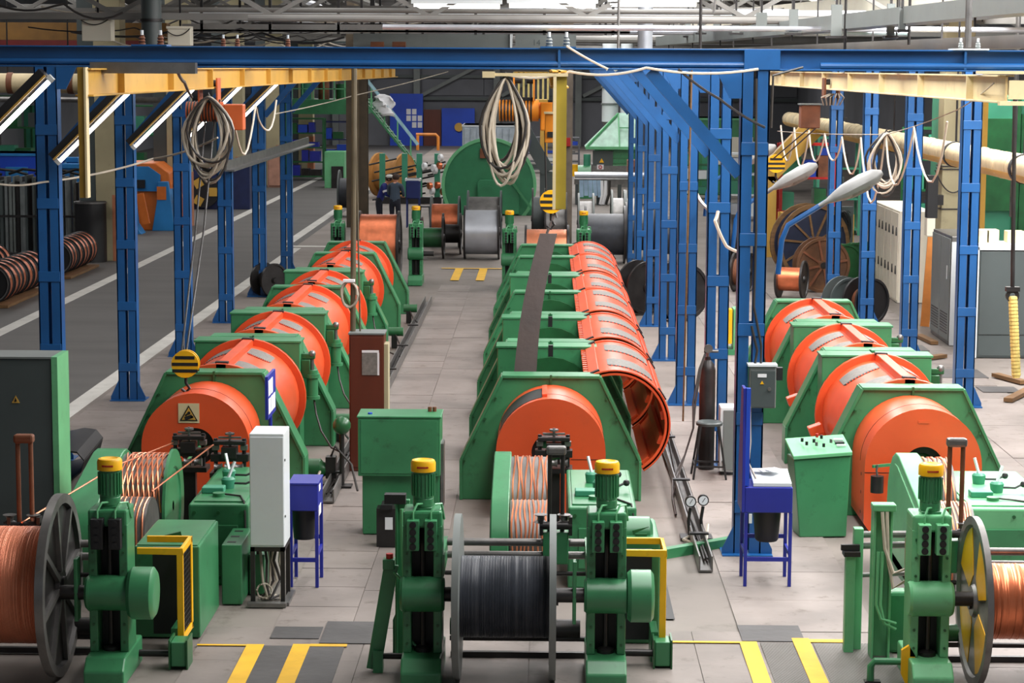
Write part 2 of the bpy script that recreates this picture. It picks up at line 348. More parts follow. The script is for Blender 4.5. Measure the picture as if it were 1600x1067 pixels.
for k, (x, y, z, L) in enumerate(((-8.6, 68, 6.25, 1.6), (-7.6, 68, 6.25, 1.5), (-7.3, 75, 6.35, 2.2), (-5.9, 75, 6.35, 2.0), (.1, 46, 6.28, 1.9), (2.2, 46, 6.32, 1.9), (-1.9, 46, 6.26, 1.9), (.6, 80, 6.25, 2.6), (3.6, 80, 6.2, 2.6), (1.6, 92, 6.15, 3), (-3.4, 98, 6.4, 3))):
    flamp('roof_lamp', x, y, z, L, ('long white roof lamp, outermost of the left hand cluster', 'white roof lamp right beside the outermost left one', 'white roof lamp a little behind the left cluster', 'rightmost white roof lamp of the left cluster', 'bright tube lamp at the top edge above the vent pipe, left one', 'bright tube lamp at the top edge, right of the vent pipe', 'bright tube lamp at the top edge, left of the bridge crane end', 'farther roof lamp seen just left of the vent pipe', 'farther roof lamp seen just right of the vent pipe', 'distant roof lamp low behind the vent pipe', 'most distant roof lamp above the green housing')[k])
# ducts and boxes just over the gantry
t = tag(B().cyl((2.2, 49.5, 5.2), (2.2, 49.5, 8.4), .17, n=18).ob('vent_pipe', alu), 'pale vertical vent pipe rising above the blue beam centre', 'pipe')
t = thing('extract_duct', 'dark vertical duct rising above the blue beam, left', 'duct', (-8.2, 45.4, 5.2))
B().cyl((-8.2, 45.4, 5.2), (-8.2, 45.4, 8.4), .21, n=18).ob('duct', dgrey, t); B().ring((-8.2, 45.4, 5.9), (0, 0, 1), .2, .235, .06).ob('collar', dsteel, t)
for px0, px1, py0, py1, lab in ((128, 173, 24, 64, 'cream electrical box nearest the dark vertical duct'), (262, 297, 41, 71, 'smaller cream electrical box hung right of the dark duct')):
    a, b2 = P(px0, py1, 46), P(px1, py0, 46); t = thing('electrical_box', lab, 'box', ((a.x+b2.x)/2, 46, a.z))
    B().box(a.x, b2.x, 46, 46.4, a.z, b2.z).ob('body', offwhite, t, bevel=.01); B().box(a.x-.02, b2.x+.02, 45.97, 46, b2.z-.05, b2.z).ob('lid', offwhite, t)
    B().tube(catenary((a.x, 45.95, b2.z-.1), (b2.x, 45.95, b2.z-.05), .12), .012).ob('cable', dhose, t)
    B().bar(((a.x+b2.x)/2, 46.2, b2.z), ((a.x+b2.x)/2, 46.2, 8.4), .04, .04).ob('hanger', dsteel, t)
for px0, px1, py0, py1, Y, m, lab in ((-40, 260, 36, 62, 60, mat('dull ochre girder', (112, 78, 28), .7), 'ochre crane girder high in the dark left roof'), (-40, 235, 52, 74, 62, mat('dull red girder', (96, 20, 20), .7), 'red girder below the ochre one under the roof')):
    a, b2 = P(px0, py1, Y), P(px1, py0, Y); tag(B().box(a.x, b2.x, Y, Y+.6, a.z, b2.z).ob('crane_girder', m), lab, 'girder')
Y = 58; a, b2 = P(552, 78, Y), P(900, 54, Y)
t = thing('bridge_crane', 'grey bridge crane girder numbered 14 with orange wheels', 'crane', ((a.x+b2.x)/2, Y, a.z))
B().box(a.x, b2.x-1.75, Y, Y+.5, a.z, b2.z).ob('girder', grey, t); B().box(b2.x-1.6, b2.x, Y-.1, Y+.5, a.z, b2.z).ob('end_carriage', grey, t)
B().box(b2.x-1.74, b2.x-1.68, Y-.1, Y+.6, a.z, b2.z+.05).ob('end_plate', white, t)
for px in (594, 628): c = P(px, 71, Y-.3); B().cyl((c.x-.25, Y-.3, c.z), (c.x+.1, Y-.3, c.z), .1).ob('wheel_motor', rust, t)
for x in (a.x+.5, b2.x-.8): B().box(x-.06, x+.06, Y+.1, Y+.25, b2.z, 8.5).ob('hanger', dsteel, t)
c = P(838, 67, Y-.15); text('14', .22, (c.x, Y-.105, c.z), (pi/2, 0, 0), dgrey, t)
for k, (x0, y0, z0, x1, y1, z1, wd, h, m, lab) in enumerate((
    (6.6, 24, 5.86, 3.3, 62, 5.75, .5, .26, grey, 'long grey duct slanting away over the right hand beam'),
    (7.4, 30, 5.42, 3.0, 70, 5.4, .3, .2, girderm, 'narrow trough of the overhead conveyor above the beam'),
    (9.6, 34, 6.3, 4.6, 80, 6.6, 1.6, .45, offwhite, 'broad pale duct high above the right hand aisle'),
    (3.0, 40, 7.3, 9.0, 40, 7.3, .7, .3, grey, 'cross duct under the roof over the right hand aisle'))):
    t = thing('air_duct', lab, 'duct', (x0, y0, z0)); B().bar((x0, y0, z0), (x1, y1, z1), wd, h).ob('duct', m, t)
    p, q = Vector((x0, y0, z0)), Vector((x1, y1, z1))
    for i in range(9):
        c = p.lerp(q, (i+.5)/9); B().bar(c+Vector((-wd*.35, 0, -h)), c+Vector((-wd*.35, 0, 2)), .03, .03).ob('hanger', dsteel, t)
        if k == 1: B().lathe(c+Vector((0, 0, -.22)), (0, 1, 0), [(0, .01), (0, .09), (.06, .09), (.06, .01)], 10).ob('trolley', dsteel, t)
for k, (px, py0, Y) in enumerate(((966, 78, 40), (1094, 76, 36), (1115, 20, 44), (1320, 78, 38), (1512, 74, 24), (1420, 70, 36))):
    a = P(px, py0, Y); tag(B().cyl(a, (a.x+(.3 if k == 2 else 0), Y, 8.4), .025+.012*(k == 4), n=8).ob('hanger_rod', (steel, dsteel)[k % 2]), 'thin hanger rod between roof and pipework, %s' % ('by the vent pipe', 'above the blue braces', 'slanting one above braces', 'above the cream monorail middle', 'thick one over insulators, right', 'dark one by the broad pale duct')[k], 'rod', 'hanger rods')
for k, (px, Y, w_) in enumerate(((1190, 42, .2), (1240, 40, .16), (1307, 37, .18), (1120, 48, .14), (1095, 52, .14), (1392, 36, .12), (1410, 34, .1), (1150, 46, .16), (1075, 56, .14))):
    a = P(px, 46+5*(k % 3), Y); t = thing('duct_support', 'pale I section hanger under the roof ducts, %s in the list from the camera' % NTH[k], 'hanger', a, 0, 'pale duct hangers')
    B().box(a.x-w_/2, a.x+w_/2, Y, Y+.1, a.z, a.z+.32+.1*(k % 3)).ob('web', grey, t); B().box(a.x-w_*.9, a.x+w_*.9, Y-.1, Y+.2, a.z-.04, a.z).ob('foot_plate', dsteel, t); B().box(a.x-.02, a.x+.02, Y+.03, Y+.07, a.z+.3, 8.5).ob('rod', dsteel, t)
for k in range(16):
    y = 45+2.1*k; x0 = R.uniform(-13, -6); x1 = x0+R.uniform(4, 8); z = 5.55+R.uniform(0, .75)+.008*(y-45); o = []
    for q in range(3): xa, xb = x0+(x1-x0)*q/3, x0+(x1-x0)*(q+1)/3; o += catenary((xa, y, z), (xb, y, z+R.uniform(-.05, .05)), R.uniform(.08, .3), 7)[:-1]
    tag(B().tube(o, R.uniform(.015, .03), 5).ob('roof_cable', (dhose, dsteel, hose)[k % 3]), 'sagging cable strung through the dark left roof', 'cable', 'sagging roof cables')
for k in range(5):
    y = 48+6*k; t = thing('cable_tray', 'grey cable tray under the roof, %s from the camera' % NTH[k], 'tray', (-3+2*k, y, 5.9), 0, 'cable trays under the roof'); z = 5.75+.1*k
    B().box(-8, 1.8, y, y+.5, z, z+.04).box(-8, 1.8, y, y+.03, z, z+.16).ob('tray', (girderm, dsteel)[k % 2], t, smooth=False)
    for q in range(7): B().box(-7.6+1.5*q, -7.54+1.5*q, y, y+.05, z-.05, 8.5).ob('hanger', dsteel, t, smooth=False)
# ------------------------------------------------------------------ blue gantry
def post(name, x, y, label, top=4.98, brace=0, pitch=.92, group=None):
    t = thing(name, label, 'post', (x, y, 0), 0, group)
    for s in (-1, 1): 
        B().box(x+s*.082-.06, x+s*.082+.06, y-.1, y-.085, .02, top).box(x+s*.135-.008, x+s*.135+.008, y-.1, y+.1, .02, top).box(x+s*.082-.06, x+s*.082+.06, y+.085, y+.1, .02, top).ob('channel', blue, t)
    z = .45
    while z < top-.1:
        B().box(x-.135, x+.135, y-.115, y-.1, z, z+.13).ob('batten_plate', blue, t, smooth=False, bevel=.004)
        if z > 1.5: B().box(x-.135, x+.135, y+.1, y+.115, z, z+.13).ob('batten_plate', blue, t, smooth=False)
        z += pitch
    B().box(x-.26, x+.26, y-.2, y+.2, 0.0, .025).ob('base_plate', blue, t)
    B().prism([(x+.14, .02), (x+.26, .02), (x+.26, .07), (x+.14, .32)], 'y', y-.11, y-.09).ob('gusset', blue, t); B().prism([(x-.14, .02), (x-.26, .02), (x-.26, .07), (x-.14, .32)], 'y', y-.11, y-.09).ob('gusset', blue, t)
    if brace:
        B().bar((x+brace*.14, y, 3.93), (x+brace*1.06, y, 4.97), .12, .10, (0, 1, 0)).ob('brace', blue, t)
        B().prism([(x+brace*.14, 4.98), (x+brace*.40, 4.98), (x+brace*.26, 4.70), (x+brace*.14, 4.70)], 'y', y-.12, y-.10).ob('corner_plate', blue, t)
    return t
YG = [22.2, 27.3, 32.3, 37.3, 42.3, 47.3, 52.3]
side = {0: 'nearest', 1: 'second', 2: 'third', 3: 'fourth', 4: 'fifth', 5: 'sixth', 6: 'seventh'}
for i, y in enumerate(YG):
    if i > 0: post('gantry_post', -6.25, y, 'blue gantry post along the roadway, %s from the camera' % side[i-1], brace=1)
    post('gantry_post', 2.1+(.06 if i == 1 else 0), y, 'blue gantry post right of the middle machine, %s from the camera' % side[i], brace=-1)
    if i > 1 and i < 6: post('gantry_post', 6.25, y, 'blue gantry post on the outer right row, %s from the camera' % side[i-2])
    # cross beam
    t = thing('gantry_beam', 'blue gantry cross beam spanning the %s pair of posts' % side[i] if i else 'long blue gantry beam across the whole top of the picture', 'beam', (0, y, 4.98))
    x0, x1 = (-8.5, 8.5) if i == 0 else (-6.6, 6.6)
    B().box(x0, x1, y-.02, y+.02, 5.0, 5.18).ob('web', blue, t)
    B().box(x0, x1, y-.1, y+.1, 5.18, 5.195).ob('top_flange', blue, t, bevel=.003); B().box(x0, x1, y-.1, y+.1, 4.98, 4.997).ob('bottom_flange', blue, t, bevel=.003)
    if i == 0:
        B().cyl((x0, y-.07, 5.035), (2.3, y-.07, 5.035), .03, n=10).cyl((2.75, y-.07, 5.03), (x1, y-.07, 5.03), .035, n=10).ob('conduit', blue, t)
        for x in (.12, 2.2, 4.2): B().box(x-.012, x+.012, y-.1, y-.02, 5.0, 5.18).ob('stiffener', blue, t)
        B().box(1.98, 2.34, y-.125, y-.1, 4.99, 5.185).ob('splice_plate', blue, t)
for k, (px, Y, py) in enumerate(((222, 22.2, 67), (251, 22.2, 69), (349, 22.3, 73), (371, 22.3, 73), (450, 22.3, 77), (858, 22.2, 76), (885, 22.2, 76), (1501, 22.2, 75), (1528, 22.2, 75))):
    x = P(px, py, Y).x; s = 1 if k in (0, 1, 5, 6) else .75
    t = thing('insulator', 'ribbed brown and white insulator on top of the blue beam, %s from the left' % NTH[k], 'insulator', (x, Y, 5.195), 0, 'insulators on the long blue beam')
    B().lathe((x, Y, 5.195), (0, 0, 1), [(0, .035*s), (.03*s, .035*s), (.035*s, .025*s), (.05*s, .037*s), (.065*s, .025*s), (.08*s, .034*s), (.1*s, .022*s), (.11*s, .028*s)], 12).ob('porcelain', rust if k < 5 else grey, t)
    B().cyl((x, Y, 5.195+.1*s), (x, Y, 5.195+.16*s), .016*s, n=8).ob('terminal', white, t)
for px, m in ((236, blue), (872, blue), (1514, white)):
    x = P(px, 76, 22.2).x; tag(B().box(x-.18, x+.18, 22.08, 22.36, 5.195, 5.21).ob('mounting_plate', m), 'flat %s mounting plate on the beam under two insulators' % ('blue left', 'blue middle', 'white right')[[236, 872, 1514].index(px)], 'plate', 'insulator plates')
t = thing('tie_rail', 'grey steel channel rail tying the far roadway posts together', 'rail', (-6.2, 47, 3.0)); B().box(-6.13, -5.95, 41.5, 56, 3.0, 3.03).box(-6.13, -6.1, 41.5, 56, 3.03, 3.2).ob('channel', steel, t, smooth=False)
# monorails
def monorail(x, y0, y1, m, label, z0=4.70, z1=4.97):
    t = thing('monorail', label, 'monorail', (x, y0, z0))
    B().box(x-.012, x+.012, y0, y1, z0, z1).ob('web', m, t); B().box(x-.09, x+.09, y0, y1, z0, z0+.018).ob('bottom_flange', m, t, bevel=.003); B().box(x-.07, x+.07, y0, y1, z1-.015, z1).ob('top_flange', m, t)
    n = int((y1-y0)/3)
    for i in range(n): B().box(x-.08, x+.08, y0+1.6+3*i, y0+1.63+3*i, z0+.01, z1-.01).ob('stiffener', m, t)
    return t
t = monorail(-4.45, 21.0, 64, ochre, 'ochre monorail beam running away over the left hand machine')
B().box(-4.50, -4.435, 20.93, 21.0, 3.73, 4.98).ob('end_post', mat('olive ochre paint', (172, 134, 44), .45, var=.2), t); B().box(-4.435, -4.415, 20.9, 21.03, 3.73, 4.98).ob('post_edge', cream, t)
tag(B().box(-4.55, -3.5, 21.75, 21.9, 4.92, 5.03).ob('channel_bracket', steel), 'grey steel channel fixed across the near end of ochre monorail', 'bracket')
t = monorail(4.43, 21.2, 44, cream, 'cream monorail beam running away over the right hand machine', 4.68, 4.95)
B().box(4.35, 4.70, 21.1, 21.2, 4.66, 4.70).box(4.66, 4.70, 21.1, 21.3, 4.66, 4.98).box(4.15, 4.72, 21.1, 21.3, 4.96, 4.99).box(4.44, 4.62, 21.12, 21.16, 4.72, 4.9).ob('end_frame', cream, t)
t = monorail(.12, 21.2, 47, ochre, 'ochre monorail beam seen end on over the middle machine', 4.80, 4.97)
B().box(.06, .09, 21.0, 21.2, 3.64, 4.92).ob('post_edge', cream, t); B().box(.09, .19, 21.06, 21.1, 3.64, 4.92).ob('end_post', mat('olive yellow paint', (150, 132, 40), .45, var=.2), t, label='olive yellow end post')
B().box(-.62, .2, 21.0, 21.2, 4.915, 4.945).box(-.62, -.5, 20.98, 21.0, 4.90, 4.96).ob('end_plate', cream, t)
# slanting fluorescent lamps on the braces along the roadway
for i, y in enumerate(YG[:5]):
    x = -6.25; t = thing('strip_lamp', 'slanting fluorescent strip lamp on a roadway brace, %s from the camera' % side[i], 'lamp', (x+.7, y-.2, 4))
    p, q = Vector((x+.16, y-.22, 3.80)), Vector((x+1.25, y-.22, 4.86))
    u = (q-p).normalized(); nrm = Vector((-u.z, 0, u.x))
    B().bar(p+nrm*.09, q+nrm*.09, .10, .16, (0, 1, 0)).ob('housing', dsteel, t); B().bar(p+nrm*.045+Vector((0, -.09, 0)), q+nrm*.045+Vector((0, -.09, 0)), .02, .03, (0, 1, 0)).ob('reflector_edge', ochre, t)
    B().cyl(p-nrm*.01+u*.03, q-nrm*.01-u*.03, .025, n=8).ob('tube', tubelight, t)
    for c in (p, q): B().bar(c-u*.02, c+u*.03, .07, .06, (0, 1, 0)).ob('lamp_holder', white, t)
# ------------------------------------------------------------------ stranding machines
AX = .75
def trap(b, x, y0, y1):
    b.prism([(x-1.04, 0), (x+1.04, 0), (x+1.04, .47), (x+.565, 1.45), (x-.565, 1.45), (x-1.04, .47)], 'y', y0+.03, y1-.03)
    for y in (y0, y1-.03):
        pts = [(x-1.04, 0), (x-1.04, .47), (x-.565, 1.45), (x+.565, 1.45), (x+1.04, .47), (x+1.04, 0)]
    return b
def stand(x, y0, y1, parent, hole=True):
    b = B(); trap(b, x, y0, y1)
    o = b.ob('bearing_stand', green, parent, smooth=False, bevel=.012)
    pts = [(x-1.04, 0), (x-1.04, .47), (x-.565, 1.45), (x+.565, 1.45), (x+1.04, .47), (x+1.04, 0)]
    e = B()
    for (xa, za), (xb, zb) in zip(pts, pts[1:]): e.bar((xa, (y0+y1)/2, za), (xb, (y0+y1)/2, zb), .035, y1-y0, (0, 1, 0))
    e.ob('edge_flange', green, o, smooth=False, bevel=.006)
    B().box(x-.012, x+.012, y0-.004, y0+.05, .9, 1.475).ob('seam', dgreen, o, smooth=False)
    b = B()
    for s in (-1, 1):
        for k in range(4): b.cyl((x+s*(.64+.12*k), y0-.012, 1.2-.245*k), (x+s*(.64+.12*k), y0+.04, 1.2-.245*k), .014, n=8)
    b.ob('bolt_row', dgreen, o)['kind'] = 'stuff'
    return o
def plate(x, y0, y1, parent):
    b = B().box(x-.68, x+.68, y0, y1, .05, 1.45)
    o = b.ob('brake_housing', green, parent, smooth=False, bevel=.012)
    B().box(x-.695, x-.03, y0-.012, y1+.0, 1.45, 1.478).box(x+.03, x+.695, y0-.012, y1, 1.45, 1.478).ob('top_lip', green, o, smooth=False, bevel=.004)
    B().box(x-.03, x+.03, y0-.004, y0+.06, 1.05, 1.49).ob('seam', black, o, smooth=False)
    return o
def cyl_brake(x, y, parent, s=1):
    o = B().box(x+s*.68, x+s*.80, y-.02, y+.14, .98, 1.22).bar((x+s*.66, y+.06, 1.26), (x+s*.86, y+.06, 1.26), .07, .07).ob('brake_cylinder', dgreen, parent, bevel=.01)
    B().cyl((x+s*.82, y+.06, .72), (x+s*.82, y+.06, 1.08), .075).lathe((x+s*.82, y+.06, .98), (0, 0, 1), [(0, .01), (0, .1), (.05, .1), (.05, .01)], 12).lathe((x+s*.82, y+.06, .70), (0, 0, 1), [(0, .01), (0, .1), (.04, .1), (.04, .01)], 12).ob('cylinder_body', green, o)
    B().cyl((x+s*.82, y+.06, 1.08), (x+s*.82, y+.06, 1.28), .025, n=8).ball((x+s*.82, y+.06, 1.29), .05).ob('piston_rod', steel, o)
    B().tube([(x+s*.84, y+.06, .70), (x+s*.87, y+.05, .5), (x+s*.95, y-.1, .3), (x+s*1.1, y-.3, .12), (x+s*1.35, y-.5, .05)], .014).ob('air_hose', dhose, o)
def cover(c, y0, y1, parent, a0, a1, ribs, wins, r=.68, fl=.085, flanges=(0, 1), clips=True, hwin=.26, fw=.07):
    o = B().sector(c, y0, y1, r-.02, r, a0, a1, 30).ob('safety_cover', orange, parent)
    for f in flanges:
        y = y0+(y1-y0-fw)*f; B().sector(c, y, y+fw, r-.05, r+fl, a0, a1, 30).ob('cover_flange', orange, o, bevel=.006)
    cx, cz = c
    for a in ribs:
        ra = math.radians(a); u = Vector((math.cos(ra), 0, math.sin(ra))); t = Vector((-u.z, 0, u.x))
        p = Vector((cx, y0, cz))+u*(r+.01); B().bar(p, p+Vector((0, y1-y0, 0)), .13, fl*2-.02, u).ob('longitudinal_rib', orange, o, smooth=False, bevel=.008)
        if clips:
            for y in (y0+.04, y1-.14):
                q = Vector((cx, y, cz))+u*(r+fl+.0); B().bar(q, q+Vector((0, .1, 0)), .15, .03, u).ob('clip', black, o, smooth=False)
    L = y1-y0
    for (w0, w1) in wins:
        for f in (.27, .75):
            ym = y0+L*f; hw = hwin; n = 12; vs = []; fs = []
            for i in range(n+1):
                a = math.radians(w0+(w1-w0)*i/n); k = .35+.65*math.sin(pi*(.12+.76*i/n)); ca, sa = math.cos(a), math.sin(a)
                for yy, rr in ((ym-hw*k, r-.005), (ym+hw, r-.005), (ym+hw, r+.008), (ym-hw*k, r+.008)): vs.append((cx+rr*ca, yy, cz+rr*sa))
            for i in range(n):
                for k in range(4): fs.append((4*i+k, 4*i+(k+1) % 4, 4*i+4+(k+1) % 4, 4*i+4+k))
            fs += [(0, 1, 2, 3), (4*n+3, 4*n+2, 4*n+1, 4*n)]
            B().add(vs, fs).ob('mesh_window', mesh_grey, o)
            vs = []; fs = []
            for i in range(n+1):
                a = math.radians(w0+1+(w1-w0-2)*i/n); k = .35+.65*math.sin(pi*(.12+.76*i/n)); ca, sa = math.cos(a), math.sin(a)
                for yy, rr in ((ym-hw*k-.055, r-.005), (ym-hw*k, r-.005), (ym-hw*k, r+.006), (ym-hw*k-.055, r+.006)): vs.append((cx+rr*ca, yy, cz+rr*sa))
            for i in range(n):
                for k in range(4): fs.append((4*i+k, 4*i+(k+1) % 4, 4*i+4+(k+1) % 4, 4*i+4+k))
            fs += [(0, 1, 2, 3), (4*n+3, 4*n+2, 4*n+1, 4*n)]
            B().add(vs, fs).ob('slot', blackm, o)  # black strip painted as the shadow in the slot
            b = B()
            for i in range(1, n):
                a = math.radians(w0+(w1-w0)*i/n); u = Vector((math.cos(a), 0, math.sin(a))); k = .35+.65*math.sin(pi*(.12+.76*i/n))
                q = Vector((cx, ym-hw*k-.058, cz))+u*(r+.006); b.bar(q, q+Vector((0, .03, 0)), .016, .008, u)
            g = b.ob('slot_teeth', orange, o, smooth=False); g['kind'] = 'stuff'
    return o
def front_guard(x, yf, yb, parent, rad=.625, hr=.215, slot=False, seam=True, mesh=True):
    n = 48; out = []; inn = []
    for i in range(n):
        a = 2*pi*i/n; c, s = math.cos(a), math.sin(a)
        if s >= 0: q = (rad*c, rad*s)
        else:
            t = min(rad/max(abs(c), 1e-6), (AX-.02)/abs(s)); q = (t*c, t*s)
        out.append((x+q[0], AX+q[1])); inn.append((x+hr*c, AX+hr*s))
    vs = [(u, yf, v) for u, v in out]+[(u, yf, v) for u, v in inn]+[(u, yb, v) for u, v in out]+[(u, yf+.12, v) for u, v in inn]
    fs = []
    for i in range(n):
        j = (i+1) % n; fs += [(i, j, n+j, n+i), (i, 2*n+i, 2*n+j, j), (n+i, n+j, 3*n+j, 3*n+i)]
    o = B().add(vs, fs).ob('front_guard', orange, parent)
    B().ring((x, yf+.10, AX), (0, 1, 0), .0+.13, hr+.02, .02, 28).ob('bore_seal', black, o)
    B().lathe((x, yf+.16, AX), (0, 1, 0), [(-.06, .001), (-.05, .07), (-.02, .13), (.02, .2), (.05, .2)], 24).ob('bore_hub', dgreen, o)
    if seam:
        B().box(x-rad-.003, x-hr-.01, yf-.004, yf, AX-.075, AX-.069).box(x+hr+.01, x+rad+.003, yf-.004, yf, AX-.075, AX-.069).ob('seam', dsteel, o, smooth=False)
        B().sector((x, AX), yf+.34, yf+.348, rad, rad+.003, 0, 180, 24).ob('seam', dsteel, o)
    if slot: B().sector((x, AX), yf+.12, yb-.25, rad-.002, rad+.004, 100, 158, 14).ob('open_slot', blackm, o); B().sector((x, AX), yf+.16, yb-.2, rad+.002, rad+.03, 94, 99, 4).ob('slot_clip', orange, o)
    return o
def machine(label, x, layout, Yend_guard, bays, openc=False, side_brake=1, windows=None, slot=False, gdx=0, grad=.61):
    """layout: list of ('T', y) single stand or ('R', y) brake housing plus stand behind."""
    t = thing('stranding_machine', label, 'machine', (x, layout[0][1], 0))
    ends = []
    for kind, y in layout:
        if kind == 'T': stand(x, y, y+.34, t); ends.append((y, y+.34))
        else:
            plate(x, y, y+.42, t); stand(x, y+.56, y+.90, t); ends.append((y, y+.90))
            if side_brake: cyl_brake(x, y+.1, t, side_brake)
    front_guard(x+gdx, Yend_guard, layout[0][1]+.02, t, slot=slot, rad=grad)
    rotor = B()
    for (a, b2), (c, d2) in zip(ends, ends[1:]):
        y0, y1 = b2+.04, c-.04; L = y1-y0
        B().cyl((x, y0-.1, AX), (x, y1+.1, AX), .16).lathe((x, y0, AX), (0, 1, 0), [(0, .16), (0, .60), (.06, .60), (.06, .16)], 24).lathe((x, y1-.06, AX), (0, 1, 0), [(0, .16), (0, .60), (.06, .60), (.06, .16)], 24).ob('rotor_cage', dgreen, t)
        for k in range(6):
            aa = pi/6+k*pi/3; u = Vector((math.cos(aa), 0, math.sin(aa)))
        if openc:
            cc = (x+.75, .87); r = .63
            cover(cc, y0-.2, y1+.42, t, -58, 121, (113, 33), ((44, 97),), r=r, fl=.02, flanges=(0, 1), hwin=.32, fw=.04)
            b = B()
            for aa in (-50, -20, 10):
                ra = math.radians(aa); u = Vector((math.cos(ra), 0, math.sin(ra))); p = Vector((cc[0], y0-.1, cc[1]))+u*(r-.06); b.bar(p, p+Vector((0, y1-y0+.2, 0)), .1, .05, u)
            b.ob('inner_rib', orange, t, smooth=False)
            # bearing rings seen over the front stands
            B().ring((x, c-.06, AX), (0, 1, 0), .49, .57, .09, 36).ob('bearing_ring', black, t); B().ring((x, c-.05, AX), (0, 1, 0), .44, .485, .05, 36).ob('race_ring', steel, t); B().ring((x, c-.02, AX), (0, 1, 0), .10, .44, .03, 30).ob('bearing_plate', dgreen, t)
            b = B()
            for k in range(14): b.box(cc[0]+r*math.cos(math.radians(120))-.05, cc[0]+r*math.cos(math.radians(120))+.02, y0-.15+(y1-y0+.5)*k/14, y0-.08+(y1-y0+.5)*k/14, cc[1]+r*math.sin(math.radians(120))-.03, cc[1]+r*math.sin(math.radians(120))+.02)
            q = b.ob('hinge_lugs', orange, t, smooth=False); q['kind'] = 'stuff'
        else:
            w = windows or ((102, 142), (54, 81))
            cover((x, AX), y0, y1, t, -35, 215, (88,), w)
    return t
LAY = [('T', 25.0), ('R', 27.85), ('R', 31.05), ('T', 34.95), ('R', 37.5), ('T', 41.4), ('T', 44.0)]
mL = machine('green and orange stranding machine beside the roadway, orange covers shut', -3.85, LAY, 24.05, 6, gdx=-.07)
mM = machine('middle stranding machine with a row of orange covers swung open', .07, [('T', 24.9), ('R', 27.5), ('R', 30.7), ('T', 34.4), ('R', 37.0), ('T', 40.9), ('T', 43.6)], 23.85, 6, openc=True, side_brake=0, slot=True)
mR = machine('shorter stranding machine by the grey cabinets, sunlit orange covers shut', 4.12, [('T', 24.15), ('R', 26.85), ('R', 30.0), ('T', 33.3)], 23.2, 3, windows=((97, 138), (44, 70)), gdx=-.03, grad=.63)
# warning sign on the left drum guard
gd = [c for c in mL.children if c.name.startswith('front_guard')][0]
gp = [c for c in mL.children if c.name.startswith('front_guard')][0]
def warn_sign(cx, y, cz, s, parent):
    sg = B().box(cx-s/2, cx+s/2, y-.008, y, cz-s*.47, cz+s*.47).ob('warning_sign', cream, parent, smooth=False, label='cream warning sign with a crushed hand triangle')
    return sg
sg = warn_sign(-3.99, 24.048, 1.135, .235, gp)
B().prism([(-4.09, 1.05), (-3.89, 1.05), (-3.99, 1.225)], 'y', 24.032, 24.04).ob('triangle_border', black, gp, smooth=False)
B().prism([(-4.068, 1.062), (-3.912, 1.062), (-3.99, 1.20)], 'y', 24.026, 24.033).ob('triangle', ochre, gp, smooth=False)
B().bar((-4.03, 24.022, 1.075), (-3.95, 24.022, 1.105), .04, .008, (0, 1, 0)).bar((-4.025, 24.022, 1.11), (-4.0, 24.022, 1.13), .02, .008, (0, 1, 0)).cyl((-3.985, 24.025, 1.14), (-3.985, 24.018, 1.14), .018, n=10).bar((-3.965, 24.022, 1.09), (-3.935, 24.022, 1.10), .022, .008, (0, 1, 0)).ob('hand_symbol', black, gp, smooth=False)
B().box(4.02-.0, 4.14, 23.195, 23.2, 1.22, 1.25).ob('faded_plate', orange, [c for c in mR.children if c.name.startswith('front_guard')][0])
# right machine: hinge brackets on the sunlit side
for y in (25.0, 26.3, 28.7):
    B().bar((4.09-.70, y, .66), (4.09-.86, y, .60), .12, .16, (0, 1, 0)).ob('hinge_bracket', orange, mR, smooth=False, bevel=.01)
for z in (.62, .42, .2): B().cyl((4.09-.632, 23.45, z), (4.09-.622, 23.45, z), .02, n=8).ob('slot_hole', blackm, [c for c in mR.children if c.name.startswith('front_guard')][0])
# closing dies in the guard openings
def die_stand(x, y, label, wide=False):
    t = thing('closing_die', label, 'die holder', (x, y, 0))
    B().box(x-.07, x+.07, y-.05, y+.05, .012, .72).box(x-.2, x+.2, y-.12, y+.14, .70, .75).box(x-.15, x+.15, y-.15, y+.16, .012, .05).ob('bracket', dsteel, t, smooth=False)
    for s in (-1, 1): B().cyl((x+s*.15, y, .72), (x+s*.15, y, 1.10), .022, n=8).ob('guide_rod', dsteel, t); B().box(x+s*.15-.035, x+s*.15+.035, y-.04, y+.04, .98, 1.03).ob('clamp_nut', steel, t, smooth=False)
    B().box(x-.2, x+.2, y-.06, y+.07, .86, .94).box(x-.17, x+.17, y-.07, y+.07, 1.04, 1.08).box(x-.08, x+.08, y-.1, y+.06, .9, 1.02).ob('clamp_bar', dsteel, t, smooth=False, bevel=.006)
    b = B()
    for k in (-1, 0, 1): b.lathe((x+.11*k-.04, y-.1, .81), (1, 0, 0), [(0, .001), (0, .045), (.025, .032), (.055, .032), (.08, .045), (.08, .001)], 12)
    g = b.ob('roller', steel, t); g['kind'] = 'stuff'
    B().cyl((x, y, 1.02), (x, y, 1.17), .014, n=8).lathe((x, y, 1.14), (0, 0, 1), [(0, .001), (0, .05), (.02, .05), (.02, .001)], 8).box(x-.12, x+.12, y-.01, y+.01, 1.10, 1.12).ob('screw', steel, t)
die_stand(-3.80, 22.9, 'dark closing die holder in front of the signed orange guard')
die_stand(-3.32, 22.6, 'dark roller die holder between the signed guard and the white cabinet')
die_stand(.10, 23.0, 'dark closing die holder in the middle orange guard opening')
b = thing('dancer_weight', 'dark cylindrical weight hung on a green arm by the right guard', 'weight', (3.55, 22.9, .55))
